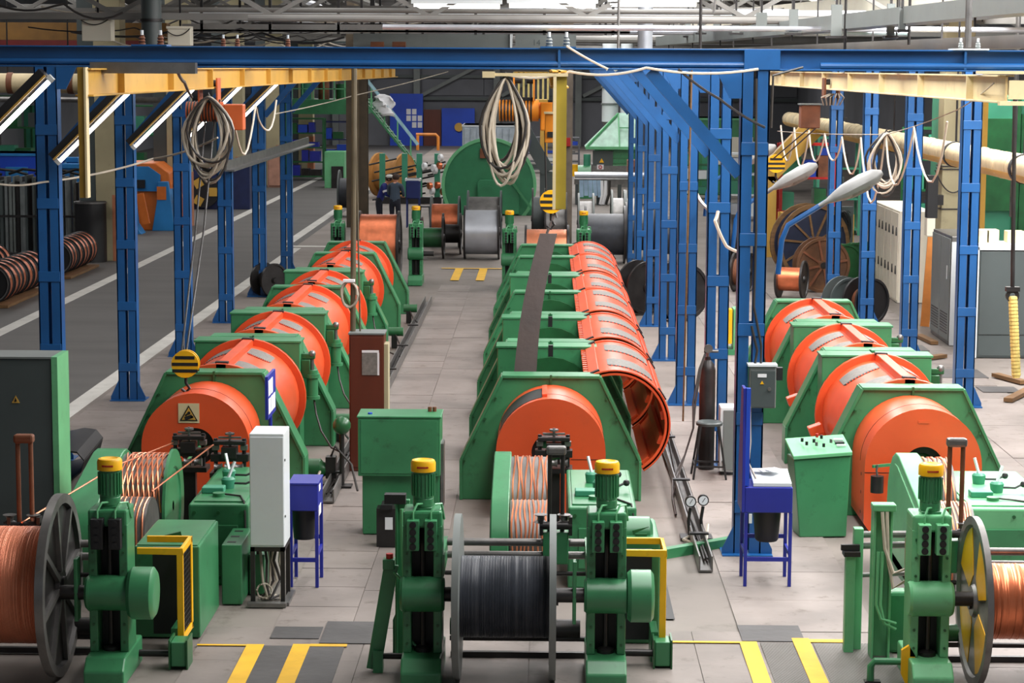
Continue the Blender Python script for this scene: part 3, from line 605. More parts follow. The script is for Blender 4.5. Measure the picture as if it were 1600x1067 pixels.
B().bar((3.50, 22.9, .80), (4.05, 23.21, .80), .025, .03).ob('arm', green, b); B().cyl((3.55, 22.9, .52), (3.55, 22.9, .70), .07).ob('weight', dsteel, b); B().tube([(3.55, 22.9, .7), (3.54, 22.9, .76), (3.55, 22.9, .82)], .012).ob('hook', steel, b)
for lab, x, y, x2 in (('thin green guide arm beside the left capstan wires', -4.2, 22.9, -3.85), ('thin dark guide arm in front of the middle guard', -.42, 22.9, .05)):
    tag(B().bar((x, y, .78), (x2, y, .78), .025, .03).bar((x, y, .79), (x, y, .62), .02, .02).cyl((x2, y, .78), (x2, y+1.0, .78), .015, n=8).ob('wire_feeler', green), lab, 'arm')
# rails and trestles along the machines
for x, y0, y1, lab in ((-2.49, 24.6, 46, 'long steel channel lying along the left machine'), (1.62, 21.3, 44, 'long steel channel lying along the middle machine')):
    t = thing('floor_channel', lab, 'channel', (x, y0, .01))
    B().box(x-.07, x+.07, y0, y1, .012, .03).box(x-.07, x-.055, y0, y1, .03, .17).box(x+.055, x+.07, y0, y1, .03, .17).ob('channel', steel, t, smooth=False)
    for i in range(3): B().tube([(x-.05+.03*i+.1*math.sin(k*.6+i)*.3, y0+.3+k*.8, .06+.01*i) for k in range(18)], .012).ob('cable', dhose, t)
    for i in range(6): B().box(x-.1, x+.1, y0+1+i*3, y0+1.08+i*3, .17, .19).ob('tie_plate', dsteel, t)
t = tag(B().bar(G(1003, 878)+Vector((0, 0, .05)), G(1162, 850)+Vector((0, 0, .05)), .1, .1).ob('angle_bar', green), 'green painted angle bar lying on the floor before blue desk', 'bar')
before_front = set(bpy.data.objects.keys())
# ------------------------------------------------------------------ capstans, take-ups and reels
def hull(c1, r1, c2, r2, n=18):
    pts = [(c[0]+r*math.cos(2*pi*i/n), c[1]+r*math.sin(2*pi*i/n)) for c, r in ((c1, r1), (c2, r2)) for i in range(n)]
    pts = sorted(set((round(a, 4), round(b, 4)) for a, b in pts))
    def half(ps):
        h = []
        for p in ps:
            while len(h) > 1 and (h[-1][0]-h[-2][0])*(p[1]-h[-2][1])-(h[-1][1]-h[-2][1])*(p[0]-h[-2][0]) <= 0: h.pop()
            h.append(p)
        return h[:-1]
    return half(pts)+half(pts[::-1])
def capstan(label, x0, x1, casw, y, gx0, gx1, m, crossed=False, rdisc=True, glab=''):
    t = thing('capstan', label, 'capstan', ((x0+x1)/2, y, 0))
    rc, fc = (y+.9, .62), (y-.2, .50)
    h = hull(rc, .57, fc, .47)
    o = B().prism(h, 'x', x0-casw, x0).ob('side_casing', m, t, bevel=.01)
    B().prism([(y-.4, 0), (y+1.3, 0), (y+1.2, .3), (y-.3, .3)], 'x', x0-casw, x0).ob('pedestal', green, t)
    B().prism(hull(rc, .46, fc, .36), 'x', x0-casw-.01, x0-casw).ob('casing_cover', m, o)
    if rdisc: B().lathe((x1, rc[0], rc[1]), (1, 0, 0), [(0, .05), (0, .57), (.03, .57), (.03, .40), (.015, .38), (.015, .05)], 36).ob('drum_flange', green, t)
    b1 = B().cyl((x0, rc[0], rc[1]), (x1, rc[0], rc[1]), .52, n=44).ob('rear_drum', steel, t); b2 = B().cyl((x0+.01, fc[0], fc[1]), (x1, fc[0], fc[1]), .42, n=40).ob('front_drum', steel, t)
    n = 9; b = B(); bf = B()
    for i in range(n):
        for sgn in ((1, -1) if crossed else (1,)):
            xa = x0+.03+(x1-x0-.06)*i/(n-1); pts = []
            for k in range(15):
                a = math.radians(215-k*13); sh = sgn*.018*k*(1 if crossed else 0)+(0 if crossed else .012*math.sin(i*2.1+k*.9))
                xx = xa+sh-(.12*sgn if crossed else 0)
                if x0+.01 < xx < x1-.01: pts.append((xx, rc[0]+.528*math.cos(a), rc[1]+.528*math.sin(a)))
            if len(pts) > 2: b.tube(pts, .009, 5)
        pts = []
        for k in range(12):
            a = math.radians(90+k*12); pts.append((xa+.008*math.sin(i+k), fc[0]+.428*math.cos(a), fc[1]+.428*math.sin(a)))
        bf.tube(pts, .009, 5)
    for q, p in ((b, b1), (bf, b2)): w_ = q.ob('copper_wires', bcopper, p); w_['kind'] = 'stuff'
    # gearbox beside the drums
    g = thing('gearbox', glab, 'gearbox', ((gx0+gx1)/2, y+.3, 0)); gy0, gy1, gz = y+.1, y+2.1, .80
    B().box(gx0, gx1, gy0, gy1, 0, gz).ob('housing', m if m is pale_lit_green else green, g, smooth=False, bevel=.02)
    B().box(gx0+.04, gx1-.04, gy0+.1, gy1-.1, gz, gz+.015).ob('top_cover', pale_lit_green if m is pale_lit_green else green, g, smooth=False, bevel=.005)
    for k, (u, v) in enumerate(((.38, 1.2), (.48, .75))):
        c = Vector((gx0+u*(gx1-gx0), gy0+v, gz+.015)); q = B().lathe(c, (0, 0, 1), [(0, .001), (0, .06), (.09, .07), (.11, .05), (.11, .001)], 14).ob('selector_cap', teal, g)
        B().bar(c+Vector((0, 0, .1)), c+Vector((-.04+.1*k, .05, .26)), .025, .02).ob('shift_lever', white, q)
        B().tube([c+Vector((0, 0, .05)), c+Vector((.18, -.02, .05)), c+Vector((.26, .02, .08))], .012).ball(c+Vector((.27, .02, .08)), .035, 8).ob('crank', black, q)
    c = Vector((gx0+.2*(gx1-gx0), gy0+.45, gz+.015)); B().box(c.x-.06, c.x+.16, c.y, c.y+.16, c.z, c.z+.06).ob('terminal_box', teal, g, smooth=False, bevel=.01)
    B().cyl((c.x+.13, c.y-.12, c.z), (c.x+.13, c.y-.12, c.z+.035), .06).ob('filler_cap', green, g)
    B().tube([(c.x+.16, c.y-.1, c.z+.02), (c.x+.35, c.y-.15, c.z+.01), (gx1-.05, gy0+.05, c.z+.01), (gx1-.03, gy0-.01, c.z-.1), (gx1-.03, gy0-.012, .1)], .01).ob('cable', dhose, g)
    b = B()
    for u in (.1, .5, .9):
        for z in (.08, .72): b.cyl((gx0+u*(gx1-gx0), gy0-.012, z), (gx0+u*(gx1-gx0), gy0, z), .018, n=8)
    q = b.ob('bolt_heads', dgreen, g); q['kind'] = 'stuff'
    B().box(gx0+.1, gx1-.1, gy0-.02, gy0, .2, .6).ob('front_cover', green, g, smooth=False, bevel=.008)
    return t
capstan('capstan of the left machine with criss-crossed copper wires', -4.18, -3.72, .30, 20.5, -3.42, -2.84, green, crossed=True, glab='green gearbox with shift levers beside the criss-crossed capstan')
capstan('middle capstan with upright copper wires and a green side casing', -.34, .04, .17, 20.5, .22, .88, green, rdisc=False, glab='green gearbox with caps behind the middle take-up')
capstan('green capstan of the right machine, coloured as brightly lit', 3.66, 3.96, .22, 20.6, 4.0, 4.9, pale_lit_green, rdisc=False, glab='green gearbox with white levers by the right hand guard, coloured as brightly lit')
def motor(x, y, z, parent, s=1.0):
    o = B().cyl((x, y, z), (x, y, z+.07*s), .085*s, n=20).box(x-.08*s, x+.08*s, y-.08*s, y+.08*s, z-.05*s, z).ob('motor_flange', green, parent, bevel=.006)
    b = B().cyl((x, y, z+.07*s), (x, y, z+.29*s), .085*s, n=20)
    for k in range(20):
        a = 2*pi*k/20; u = Vector((math.cos(a), math.sin(a), 0)); b.bar(Vector((x, y, z+.09*s))+u*.09*s, Vector((x, y, z+.27*s))+u*.09*s, .008*s, .018*s, u)
    b.ob('finned_body', green, parent)
    c = B().lathe((x, y, z+.29*s), (0, 0, 1), [(0, .001), (0, .102*s), (.07*s, .102*s), (.09*s, .092*s), (.095*s, .07*s), (.088*s, .06*s), (.088*s, .001)], 24).ob('fan_cap', yellow, parent, label='yellow fan cap')
    b = B()
    for k in range(9):
        a = math.radians(-90-24+6*k); u = Vector((math.cos(a), math.sin(a), 0)); p = Vector((x, y, z+.325*s))+u*.1025*s; b.bar(p, p+Vector((0, 0, .014*s)), .009*s, .003, u)
    q = b.ob('red_lettering', redm, c, smooth=False); q['kind'] = 'stuff'
def buttons(x, y, z, parent, m):
    o = B().box(x-.05, x+.05, y-.09, y, z, z+.25).ob('push_button_box', m, parent, smooth=False, bevel=.006)
    for k in range(4): B().cyl((x, y-.09, z+.035+.06*k), (x, y-.105, z+.035+.06*k), .021, n=12).ring((x, y-.092, z+.035+.06*k), (0, -1, 0), .021, .028, .008, 12).ob('button', black, o)
    B().tube([(x, y-.04, z+.25), (x, y-.04, z+.31), (x+.03, y, z+.37), (x+.08, y+.08, z+.36), (x+.1, y+.14, z+.22)], .010).ob('conduit', pale_lit_green, o)
def pillar(label, x, y, capx=0, dark=False, m=None, lever=0, coly=None):
    """A lifting column: base, two cheeks with a screw between, carriage barrel, motor."""
    m = m or green; t = thing('lifting_stand', label, 'column', (x, y, 0)); m2 = black if dark else m
    B().prism([(y-.32, .012), (y+.5, .012), (y+.5, .24), (y-.22, .24), (y-.32, .14)], 'x', x-.165, x+.165).ob('foot', m, t, smooth=False, bevel=.015)
    for s in (-1, 1): B().box(x+s*.125-.035, x+s*.125+.035, y-.06, y+.26, .24, 1.30).ob('cheek', m, t, smooth=False, bevel=.008)
    B().box(x-.09, x+.09, y+.12, y+.2, .24, 1.30).ob('recess', blackm, t, smooth=False)  # black plate paints the shade between the cheeks
    B().cyl((x, y+.02, .24), (x, y+.02, 1.3), .022, n=10).lathe((x, y+.02, .24), (0, 0, 1), [(0, .001), (0, .07), (.03, .07), (.05, .03), (.05, .001)], 14).ob('screw', dsteel, t)
    B().box(x-.16, x+.16, y-.06, y+.26, 1.28, 1.42).ob('head_box', m, t, smooth=False, bevel=.02)
    motor(x, y+.08, 1.44, t)
    for s in (-1, 1): buttons(x+s*.072, y-.06, 1.11, t, m2)
    b = B().lathe((x-.18, y-.04, .73), (1, 0, 0), [(0, .001), (0, .13), (.02, .145), (.34, .145), (.36, .13), (.36, .001)], 28).ob('carriage_barrel', m, t)
    B().ring((x-.16, y-.04, .73), (1, 0, 0), .14, .152, .02, 24).ob('rim', m, b)
    if capx:
        B().lathe((x+capx*.17, y-.04, .73), (capx, 0, 0), [(0, .001), (0, .19), (.03, .215), (.19, .215), (.215, .18), (.26 if coly else .22, .12), (.26 if coly else .22, .001)], 30).ob('belt_cover', m if not dark else green, t)
    if lever:
        B().box(x+lever*.26-.015, x+lever*.26+.015, y-.1, y+.02, .50, 1.02).ob('clamp_lever', m, t, smooth=False, bevel=.006)
    B().cyl((x+(lever or 1)*.18, y-.04, .73), (x+(lever or 1)*.42, y-.04, .73), .06, n=14).ob('pintle', dsteel, t)
    B().box(x-.03, x+.13, y+.26, y+.36, .5, 1.1).ob('cable_trunk', m, t, smooth=False)
    b = B()
    for s in (-1, 1):
        for k in range(7): b.cyl((x+s*.125, y-.07, .32+.15*k), (x+s*.125, y-.06, .32+.15*k), .012, n=6)
    q = b.ob('bolt_heads', dgreen, t); q['kind'] = 'stuff'
    return t
pillar('lifting column with black button boxes beside the spoked copper reel', -3.53, 17.35, capx=1, dark=True, lever=-1)
pillar('green lifting column left of the black cable reel', -1.00, 17.4, lever=0)
pillar('green lifting column with large belt cover, right of black cable reel', .50, 17.4, capx=1, lever=-1)
pillar('green lifting column beside the yellow painted reel, coloured as brightly lit', 3.06, 17.4, m=pale_lit_green, lever=0)
def winding(c, axis, W, rd, m, parent, ridges=0, n=40, name='wire_winding'):
    c = Vector(c); a = Vector(axis); p = c-a*(W/2)
    if ridges:
        prof = [(0, .05)]
        for i in range(ridges+1):
            dr = R.uniform(-.0025, .0015); prof += [(W*i/ridges, rd-.004), (W*(i+.5)/ridges, rd+dr)] if i < ridges else [(W, rd-.006)]
        prof += [(W, .05)]
    else: prof = [(0, .05), (0, rd), (W, rd), (W, .05)]
    return B().lathe(p, axis, prof, n).ob(name, m, parent)
def flange(c, axis, Rf, th, m, parent, n=40, spokes=0, rimm=None, sectors=None):
    """disc with raised rim; axis points outwards"""
    c = Vector(c); a = Vector(axis)
    o = B().lathe(c, axis, [(0, .06), (0, Rf), (th, Rf), (th, Rf*.90), (th*.45, Rf*.88), (th*.45, Rf*.2), (th, Rf*.18), (th, .06)], n).ob('flange', m, parent)
    if spokes and Rf > .7:
        B().ring(c-a*.004, a, Rf*.9, Rf+.004, th+.008, n).ob('rim', rimm or m, o)
    if spokes:
        u0 = Vector((0, 0, 1)); v0 = a.cross(u0)
        for k in range(spokes):
            an = 2*pi*k/spokes+.2; d = u0*math.cos(an)+v0*math.sin(an); B().bar(c+a*th*.6+d*Rf*.16, c+a*th*.6+d*Rf*.9, th*.9, .05 if Rf > .6 else .03, a.cross(d)).ob('spoke', rimm or m, o, smooth=False)
    if sectors:
        u0 = Vector((0, 0, 1)); v0 = a.cross(u0)
        for k in range(4):
            pts = []
            for q in range(7):
                an = k*pi/2+.25+q*(pi/3.1)/6; d = u0*math.cos(an)+v0*math.sin(an); pts.append(d*Rf*.86)
            pts += [(u0*math.cos(k*pi/2+.25+pi/3.1)+v0*math.sin(k*pi/2+.25+pi/3.1))*Rf*.3, (u0*math.cos(k*pi/2+.25)+v0*math.sin(k*pi/2+.25))*Rf*.3]
            m_ = len(pts); vs = [c+p+a*(th*.45) for p in pts]+[c+p+a*(th*.45+.006) for p in pts]
            B().add(vs, [tuple(range(m_)), tuple(range(2*m_-1, m_-1, -1))]+[(i, (i+1) % m_, m_+(i+1) % m_, m_+i) for i in range(m_)]).ob('yellow_sector', sectors, o, smooth=False)
    return o
def reel(label, c, axis, Rf, W, rd, wm, fm, th=.05, ridges=0, spokes=0, group=None, sectors=None, hub=True, name='wire_reel', cat='reel', n=40, rimm=None):
    c = Vector(c); a = Vector(axis).normalized(); t = thing(name, label, cat, (c.x, c.y, c.z-Rf), 0, group)
    winding(c, a, W, rd, wm, t, ridges, n)
    for s in (-1, 1): flange(c+a*s*W/2, a*s, Rf, th, fm, t, n, spokes, rimm, sectors if s < 0 else None)
    if hub: B().cyl(c-a*(W/2+th+.02), c+a*(W/2+th+.02), .07 if Rf > .5 else .05, n=14).ob('hub', dsteel, t)
    return t
X = Vector((1, 0, 0)); Yv = Vector((0, 1, 0))
reel('big spoked steel reel wound with bright copper wire, left foreground', (-4.42, 17.4, .77), X, .745, .96, .48, mat('pale copper wire', (230, 140, 104), .42, metal=.3, var=.1, scale=6), dsteel, th=.06, ridges=84, spokes=8, rimm=steel, n=64)  # dark flange web paints the shaded gaps behind the spokes
reel('black cable reel with plain steel flanges between two green columns', (-.325, 17.4, .705), X, .675, .72, .335, cable_black, grey, th=.055, ridges=84, n=64)
reel('copper reel with yellow painted flange at the right edge', (3.87, 17.4, .705), X, .69, .84, .31, copper, steel, th=.05, ridges=44, sectors=yellow, n=64)
# traverse guides: two rods and a U shaped wire guide
def traverse(label, x0, x1, y, ux, z0=1.24, top=1.92, m=dsteel, capm=steel):
    t = thing('wire_guide', label, 'wire guide', ((x0+x1)/2, y, .7))
    for dy, z in ((0, .96), (.04, .84)): B().cyl((x0, y+dy, z), (x1, y+dy, z), .034, n=12).ob('rod', steel, t)
    for x in (x0, x1): B().box(x-.02, x+.02, 17.6, y+.08, .80, .99).ob('end_bracket', green, t, smooth=False)
    B().cyl((x0, y-.05, .70), (x1, y-.05, .70), .02, n=8).ob('screw', dsteel, t)
    B().box(ux-.11, ux+.11, y-.06, y+.12, .78, 1.06).ob('carriage', green, t, smooth=False, bevel=.01)
    for s in (-1, 1): B().cyl((ux+s*.055, y, 1.06), (ux+s*.055, y, top-.07), .02, n=10).ob('guide_post', m, t)
    B().box(ux-.085, ux+.085, y-.045, y+.045, top-.075, top).ob('cap', capm, t, smooth=False, bevel=.02)
    for s in (-1, 1): B().lathe((ux+s*.1-.03, y-.02, 1.14), (0, 0, 1), [(0, .001), (0, .06), (.02, .03), (.05, .03), (.07, .06), (.07, .001)], 14).ob('guide_pulley', steel, t)
    B().cyl((ux-.14, y-.06, 1.12), (ux+.14, y-.06, 1.12), .035, n=12).box(ux-.14, ux-.11, y-.09, y, 1.04, 1.2).box(ux+.11, ux+.14, y-.09, y, 1.04, 1.2).ob('roller_frame', dsteel, t)
    return t
traverse('tall dark wire guide behind the black cable reel', -.86, .36, 18.3, .09, top=1.80)
traverse('tall rusty wire guide over the spoked copper reel', -5.2, -3.64, 18.1, -4.39, top=1.90, m=rust, capm=rust)
traverse('tall pinkish steel wire guide above the yellow painted reel', 3.18, 4.9, 18.1, 3.38, top=1.93, m=rust, capm=steel)
# housings, belt guards and small floor units beside the take-ups
def housing(label, x0, x1, y0, y1, z1, steps=True):
    t = thing('drive_housing', label, 'housing', ((x0+x1)/2, y0, 0))
    B().box(x0, x1, y0, y1, .012, z1).ob('body', green, t, smooth=False, bevel=.012); B().box(x0+.02, x1-.02, y0+.02, y1-.02, z1, z1+.012).ob('lid', green, t, smooth=False, bevel=.004)
    c = ((x0+x1)/2+.02, y0+.2, z1+.012); B().bar((c[0]-.07, c[1], c[2]+.02), (c[0]+.07, c[1]+.03, c[2]+.05), .03, .05).box(c[0]-.05, c[0]+.05, c[1]-.04, c[1]+.04, c[2], c[2]+.02).ob('latch', dgreen, t)
    if steps:
        B().box(x1+.01, x1+.2, y1+.1, y1+.85, .012, .58).ob('side_box', green, t, smooth=False, bevel=.01)
        for k in range(3): B().box(x1+.05, x1+.13, y1+.2+.24*k, y1+.25+.24*k, .58, .583).ob('vent_slot', black, t, smooth=False)
        B().box(x1+.21, x1+.36, y1+.5, y1+.9, .012, .40).ob('junction_box', green, t, smooth=False, bevel=.01)
    return t
housing('green drive housing with flat lid behind the yellow mesh guard, left', -3.52, -2.95, 18.6, 19.7, .83)
t = housing('rounded green drive housing behind the right middle column', .64, 1.0, 18.55, 19.5, .92, steps=False)
B().lathe((.80, 19.2, .93), (0, 0, 1), [(0, .001), (0, .13), (.04, .13), (.05, .10), (.05, .001)], 24).ob('yellow_pulley', yellow, t)
B().lathe((.62, 18.9, .9), (1, 0, 0), [(0, .001), (0, .17), (.3, .17), (.33, .1), (.33, .001)], 20).ob('motor_body', green, t)
def belt_guard(label, x0, x1, y0, y1, z0, z1):
    t = thing('belt_guard', label, 'guard', ((x0+x1)/2, y0, z0)); w_ = .055
    b = B().box(x0, x1, y0, y0+.03, z1-w_, z1).box(x1-w_, x1, y0, y0+.03, z0, z1-w_)
    b.ob('front_frame', yellow, t, smooth=False, bevel=.004)
    B().box(x1-.03, x1, y0+.03, y1, z1-w_, z1).box(x1-.03, x1, y0+.03, y1, z0, z0+w_).box(x1-.03, x1, y1-w_, y1, z0, z1).box(x0, x1-.03, y1-.03, y1, z1-w_, z1).ob('side_frame', yellow, t, smooth=False, bevel=.004)
    b = B()
    for k in range(9): b.box(x1-.018, x1-.012, y0+.03+(y1-y0-.06)*(k+.5)/9-.006, y0+.03+(y1-y0-.06)*(k+.5)/9+.006, z0, z1-w_)
    for k in range(16): b.box(x1-.02, x1-.014, y0+.03, y1, z0+(z1-z0-w_)*(k+.5)/16-.006, z0+(z1-z0-w_)*(k+.5)/16+.006)
    q = b.ob('mesh_panel', dsteel, t, smooth=False); q['kind'] = 'stuff'
    B().box(x1-.12, x1-.06, y0+.06, y1-.06, .012, z0+.1).ob('foot', green, t, smooth=False)
    B().box(x0+.05, x1-.1, y1-.05, y1, .1, z1-.1).ob('back_plate', black, t, smooth=False)
    return t
belt_guard('yellow framed mesh belt guard in front of the left green housing', -3.42, -3.03, 17.95, 18.45, .15, .96)
belt_guard('yellow framed belt guard beside the large green belt cover', .62, 1.02, 17.9, 18.4, .17, .99)
for lab, x, y in (('small green floor box below the yellow guard, left machine', -3.02, 17.6), ('small green floor box under the middle yellow guard', .99, 17.75)):
    t = thing('floor_box', lab, 'box', (x, y, 0)); B().box(x-.065, x+.065, y, y+.22, .03, .24).ob('body', green, t, smooth=False, bevel=.01); B().box(x-.08, x-.066, y-.02, y+.24, .012, .26).box(x+.066, x+.08, y-.02, y+.24, .012, .26).ob('cheek', dgreen, t, smooth=False); B().cyl((x-.5, y+.1, .12), (x-.08, y+.1, .12), .03).ob('shaft', dsteel, t)
for lab, x0, x1, y, z in (('dark drive shaft on the floor behind the black cable reel', -.8, .36, 17.9, .22), ('dark shaft and rail on the floor under the spoked reel', -5.2, -3.7, 17.9, .2), ('dark rail on the floor under the yellow painted reel', 3.25, 4.6, 17.9, .2)):
    t = thing('drive_shaft', lab, 'shaft', ((x0+x1)/2, y, .1)); B().cyl((x0, y, z), (x1, y, z), .022, n=8).ob('shaft', dsteel, t); B().cyl((x0, y+.05, z+.09), (x0+.42, y+.05, z+.09), .075, n=16).ob('motor_barrel', dgreen, t); B().cyl((x1-.34, y+.05, z+.07), (x1-.06, y+.05, z+.07), .085, n=16).ob('motor_barrel', dsteel, t)
    B().box(x0, x1, y+.15, y+.2, .012, .06).ob('rail', dsteel, t, smooth=False)
# emergency stop arm and channel post left of the middle take-up
t = thing('emergency_stop', 'slanting green arm topped by a red emergency button', 'arm', (-1.37, 17.6, 0))
B().bar((-1.42, 17.6, .03), (-1.27, 17.6, .92), .12, .05, (0, 1, 0)).ob('arm', green, t, smooth=False, bevel=.008); B().box(-1.34, -1.24, 17.55, 17.66, .88, .97).ob('button_box', green, t, smooth=False, bevel=.01); B().cyl((-1.285, 17.6, .97), (-1.285, 17.6, 1.01), .03, n=14).ob('red_button', redm, t, label='red emergency button')
B().tube([(-1.25, 17.58, .86), (-1.18, 17.55, .8), (-1.12, 17.5, .55), (-1.1, 17.5, .3), (-1.0, 17.45, .2)], .012).ob('cable', pale_lit_green, t); B().cyl((-1.4, 17.6, .14), (-1.1, 17.6, .14), .025).ob('pivot', dsteel, t); B().box(-1.42, -1.34, 17.54, 17.66, .012, .2).ob('pivot_bracket', green, t)
t = thing('channel_post', 'upright green channel post with a dark switch box on top', 'post', (-1.2, 18.1, 0))
B().box(-1.27, -1.15, 18.1, 18.16, .012, 1.36).box(-1.27, -1.25, 18.04, 18.1, .012, 1.36).ob('channel', green, t, smooth=False, bevel=.005); B().prism([(-1.3, .012), (-1.08, .012), (-1.08, .3), (-1.2, .55), (-1.3, .3)], 'y', 18.17, 18.2).ob('base_plate', green, t); B().box(-1.36, -1.18, 18.02, 18.12, 1.34, 1.42).ob('switch_box', black, t, smooth=False); B().tube([(-1.21, 18.02, 1.3), (-1.2, 18.0, .9), (-1.17, 18.0, .5), (-1.05, 17.9, .3)], .02).ob('conduit', pale_lit_green, t)
B().cyl((-1.15, 18.13, .8), (-1.0, 18.13, .8), .03).ob('stay', steel, t)
# posts beside the right take-up
HX = .10
t = thing('hose_post', 'green post with looping hoses beside the right take-up, coloured as brightly lit', 'post', (2.860, 18.2, 0))
B().box(2.790, 2.950, 18.2, 18.28, .012, 1.30).box(2.790, 2.810, 18.1, 18.2, .012, 1.30).box(2.930, 2.950, 18.1, 18.2, .012, 1.30).ob('channel', pale_lit_green, t, smooth=False, bevel=.005)
B().box(2.770, 2.970, 18.06, 18.2, 1.30, 1.36).ob('top_box', pale_lit_green, t, smooth=False, bevel=.01)
for k in range(2): B().tube([(2.850+.04*k, 18.06, 1.3), (2.870+.03*k, 18.0, 1.0-.1*k), (2.940, 17.95, .80-.13*k), (3.040, 17.9, .85-.1*k), (3.0, 17.7, 1.15), (3.06, 17.5, 1.4)], .016).ob('loop_hose', hose, t)
for k in range(2): B().tube([(2.830+.035*k, 18.09, .95), (2.820+.035*k, 18.07, .5), (2.860+.03*k, 18.05, .38-.04*k), (2.990, 18.05, .34-.05*k)], .014).ob('conduit', pale_lit_green, t)
B().box(2.960, 3.140, 18.3, 18.5, .012, .55).ob('motor_box', green, t, smooth=False, bevel=.03)
t = thing('stop_post', 'short green post with clamp beside the looping hoses, coloured as brightly lit', 'post', (2.690, 18.4, 0))
B().box(2.590, 2.670, 18.3, 18.4, .012, .86).ob('channel', pale_lit_green, t, smooth=False, bevel=.005); B().box(2.670, 2.750, 18.4, 18.5, .012, 1.08).ob('rear_channel', pale_lit_green, t, smooth=False, bevel=.005); B().box(2.570, 2.710, 18.28, 18.42, .86, .9).bar((2.550, 18.35, .93), (2.710, 18.35, .93), .04, .05).ob('clamp', dsteel, t)
for k, z in enumerate((1.02, .92, .66)): tag(B().cyl((2.60, 18.45, z), (3.3, 18.5+.05*k, z), .03 if k < 2 else .022, n=10).ob('cross_bar', steel), ('upper', 'middle', 'lower')[k]+' steel cross bar behind the right take-up column', 'bar')
t = thing('foot_pedal', 'small yellow plate with an elbow pipe at the right column foot', 'pedal', (2.83, 17.4, 0))
B().prism([(2.84, .3), (2.9, .34), (2.95, .26), (2.95, .04), (2.88, .012), (2.84, .1)], 'y', 17.34, 17.38).ob('plate', yellow, t, smooth=False); B().tube([(2.6, 17.4, .03), (2.6, 17.4, .15), (2.63, 17.4, .19), (2.85, 17.4, .19)], .03, 10).ob('elbow_pipe', green, t); B().box(2.55, 2.68, 17.36, 17.44, .012, .03).ob('foot', dsteel, t)
# running wires
tag(B().tube([(-4.4, 18.0, 1.16), (-4.05, 20.4, 1.22), (-3.95, 22.9, 1.0)], .008).ob('copper_wire', bcopper), 'single copper wire running from spoked reel up to the capstan', 'wire')
tag(B().tube([(-3.7, 20.2, 1.0), (-3.42, 22.2, 1.1), (-3.9, 23.3, .8)], .008).ob('copper_wire', bcopper), 'single copper wire from the capstan flange to the dark die holder', 'wire')
tag(B().tube([(3.36, 18.05, 1.12), (3.38, 18.6, 1.2), (3.6, 20.3, 1.15)], .009).ob('copper_wire', bcopper), 'single copper wire between the pinkish guide and right hand capstan', 'wire')
# the three take-up groups stand slightly wider apart than the machine axes
for o in [o for o in bpy.data.objects if o.name not in before_front and o.parent is None]:
    x = o.location.x; o.location.x += (-.06 if o.name.startswith(('wire_reel', 'drive_housing')) else -.015) if x < -2 else (0 if 'post' in o.name or 'emerg' in o.name else .085) if x > 2 else .012
before_side = set(bpy.data.objects.keys())
# ------------------------------------------------------------------ cabinets, desks and floor things around the machines
t = thing('control_cabinet', 'big grey electric cabinet with green edge and tiny warning triangle', 'cabinet', (-5.6, 21.6, 0))
B().box(-6.9, -4.93, 21.6, 22.1, .012, 2.07).ob('body', dgrey, t, smooth=False, bevel=.01); B().box(-4.93, -4.87, 21.58, 22.1, .012, 2.09).ob('edge_strip', pale_lit_green, t, smooth=False); B().box(-6.9, -4.93, 21.58, 22.1, 2.07, 2.09).ob('roof', grey, t, smooth=False)
q = P(29, 625, 21.59); B().prism([(q.x-.04, q.z-.03), (q.x+.04, q.z-.03), (q.x, q.z+.045)], 'y', 21.592, 21.6).ob('warning_triangle', ochre, t, smooth=False); B().prism([(q.x-.012, q.z-.015), (q.x+.012, q.z-.015), (q.x, q.z+.025)], 'y', 21.586, 21.592).ob('bolt_symbol', black, t, smooth=False)
b = B(); pr = [(-.0, .02), (.3, .015), (.62, .02), (.85, .08), (.97, .2), (1.0, .33), (.93, .43), (.8, .45), (.6, .4), (.35, .30), (.1, .25)]
vs = []; 
for u, v in pr: vs += [(-6.6+u*1.15, 25.2+.1*u, v+.012), (-6.6+u*1.15-.1, 26.9, v+.012), (-6.6+u*1.15, 25.2+.1*u, v+.032), (-6.6+u*1.15-.1, 26.9, v+.032)]
fs = []
for i in range(len(pr)-1):
    a, c = 4*i, 4*i+4; fs += [(a, c, c+1, a+1), (a+2, a+3, c+3, c+2), (a, a+2, c+2, c), (a+1, c+1, c+3, a+3)]
fs += [(0, 1, 3, 2), (4*len(pr)-4, 4*len(pr)-2, 4*len(pr)-1, 4*len(pr)-3)]
tag(b.add(vs, fs).ob('rubber_mat', black), 'curled black rubber mat on the floor behind the grey cabinet', 'mat')
# white cabinet on its frame
t = thing('switch_cabinet', 'slim white switch cabinet standing on a dark steel frame', 'cabinet', (-2.53, 19.9, 0))
o = B().box(-2.70, -2.38, 19.8, 20.25, .56, 1.63).ob('body', white, t, smooth=False, bevel=.008)
B().box(-2.695, -2.385, 19.79, 19.8, .58, 1.6).ob('door', white, o, smooth=False, bevel=.004)
for z in (.85, 1.38): B().cyl((-2.378, 19.83, z), (-2.368, 19.83, z), .012, n=8).ob('hinge_pin', grey, o)
for x in (-2.68, -2.40):
    for y in (19.82, 20.23): B().box(x-.02, x+.02, y-.02, y+.02, .012, .56).ob('leg', dsteel, t, smooth=False)
B().box(-2.70, -2.38, 19.8, 20.25, .52, .56).ob('top_rail', dsteel, t, smooth=False); B().box(-2.72, -2.36, 19.7, 19.78, .012, .05).box(-2.4, -2.34, 19.78, 20.3, .012, .04).ob('skid', steel, t, smooth=False)
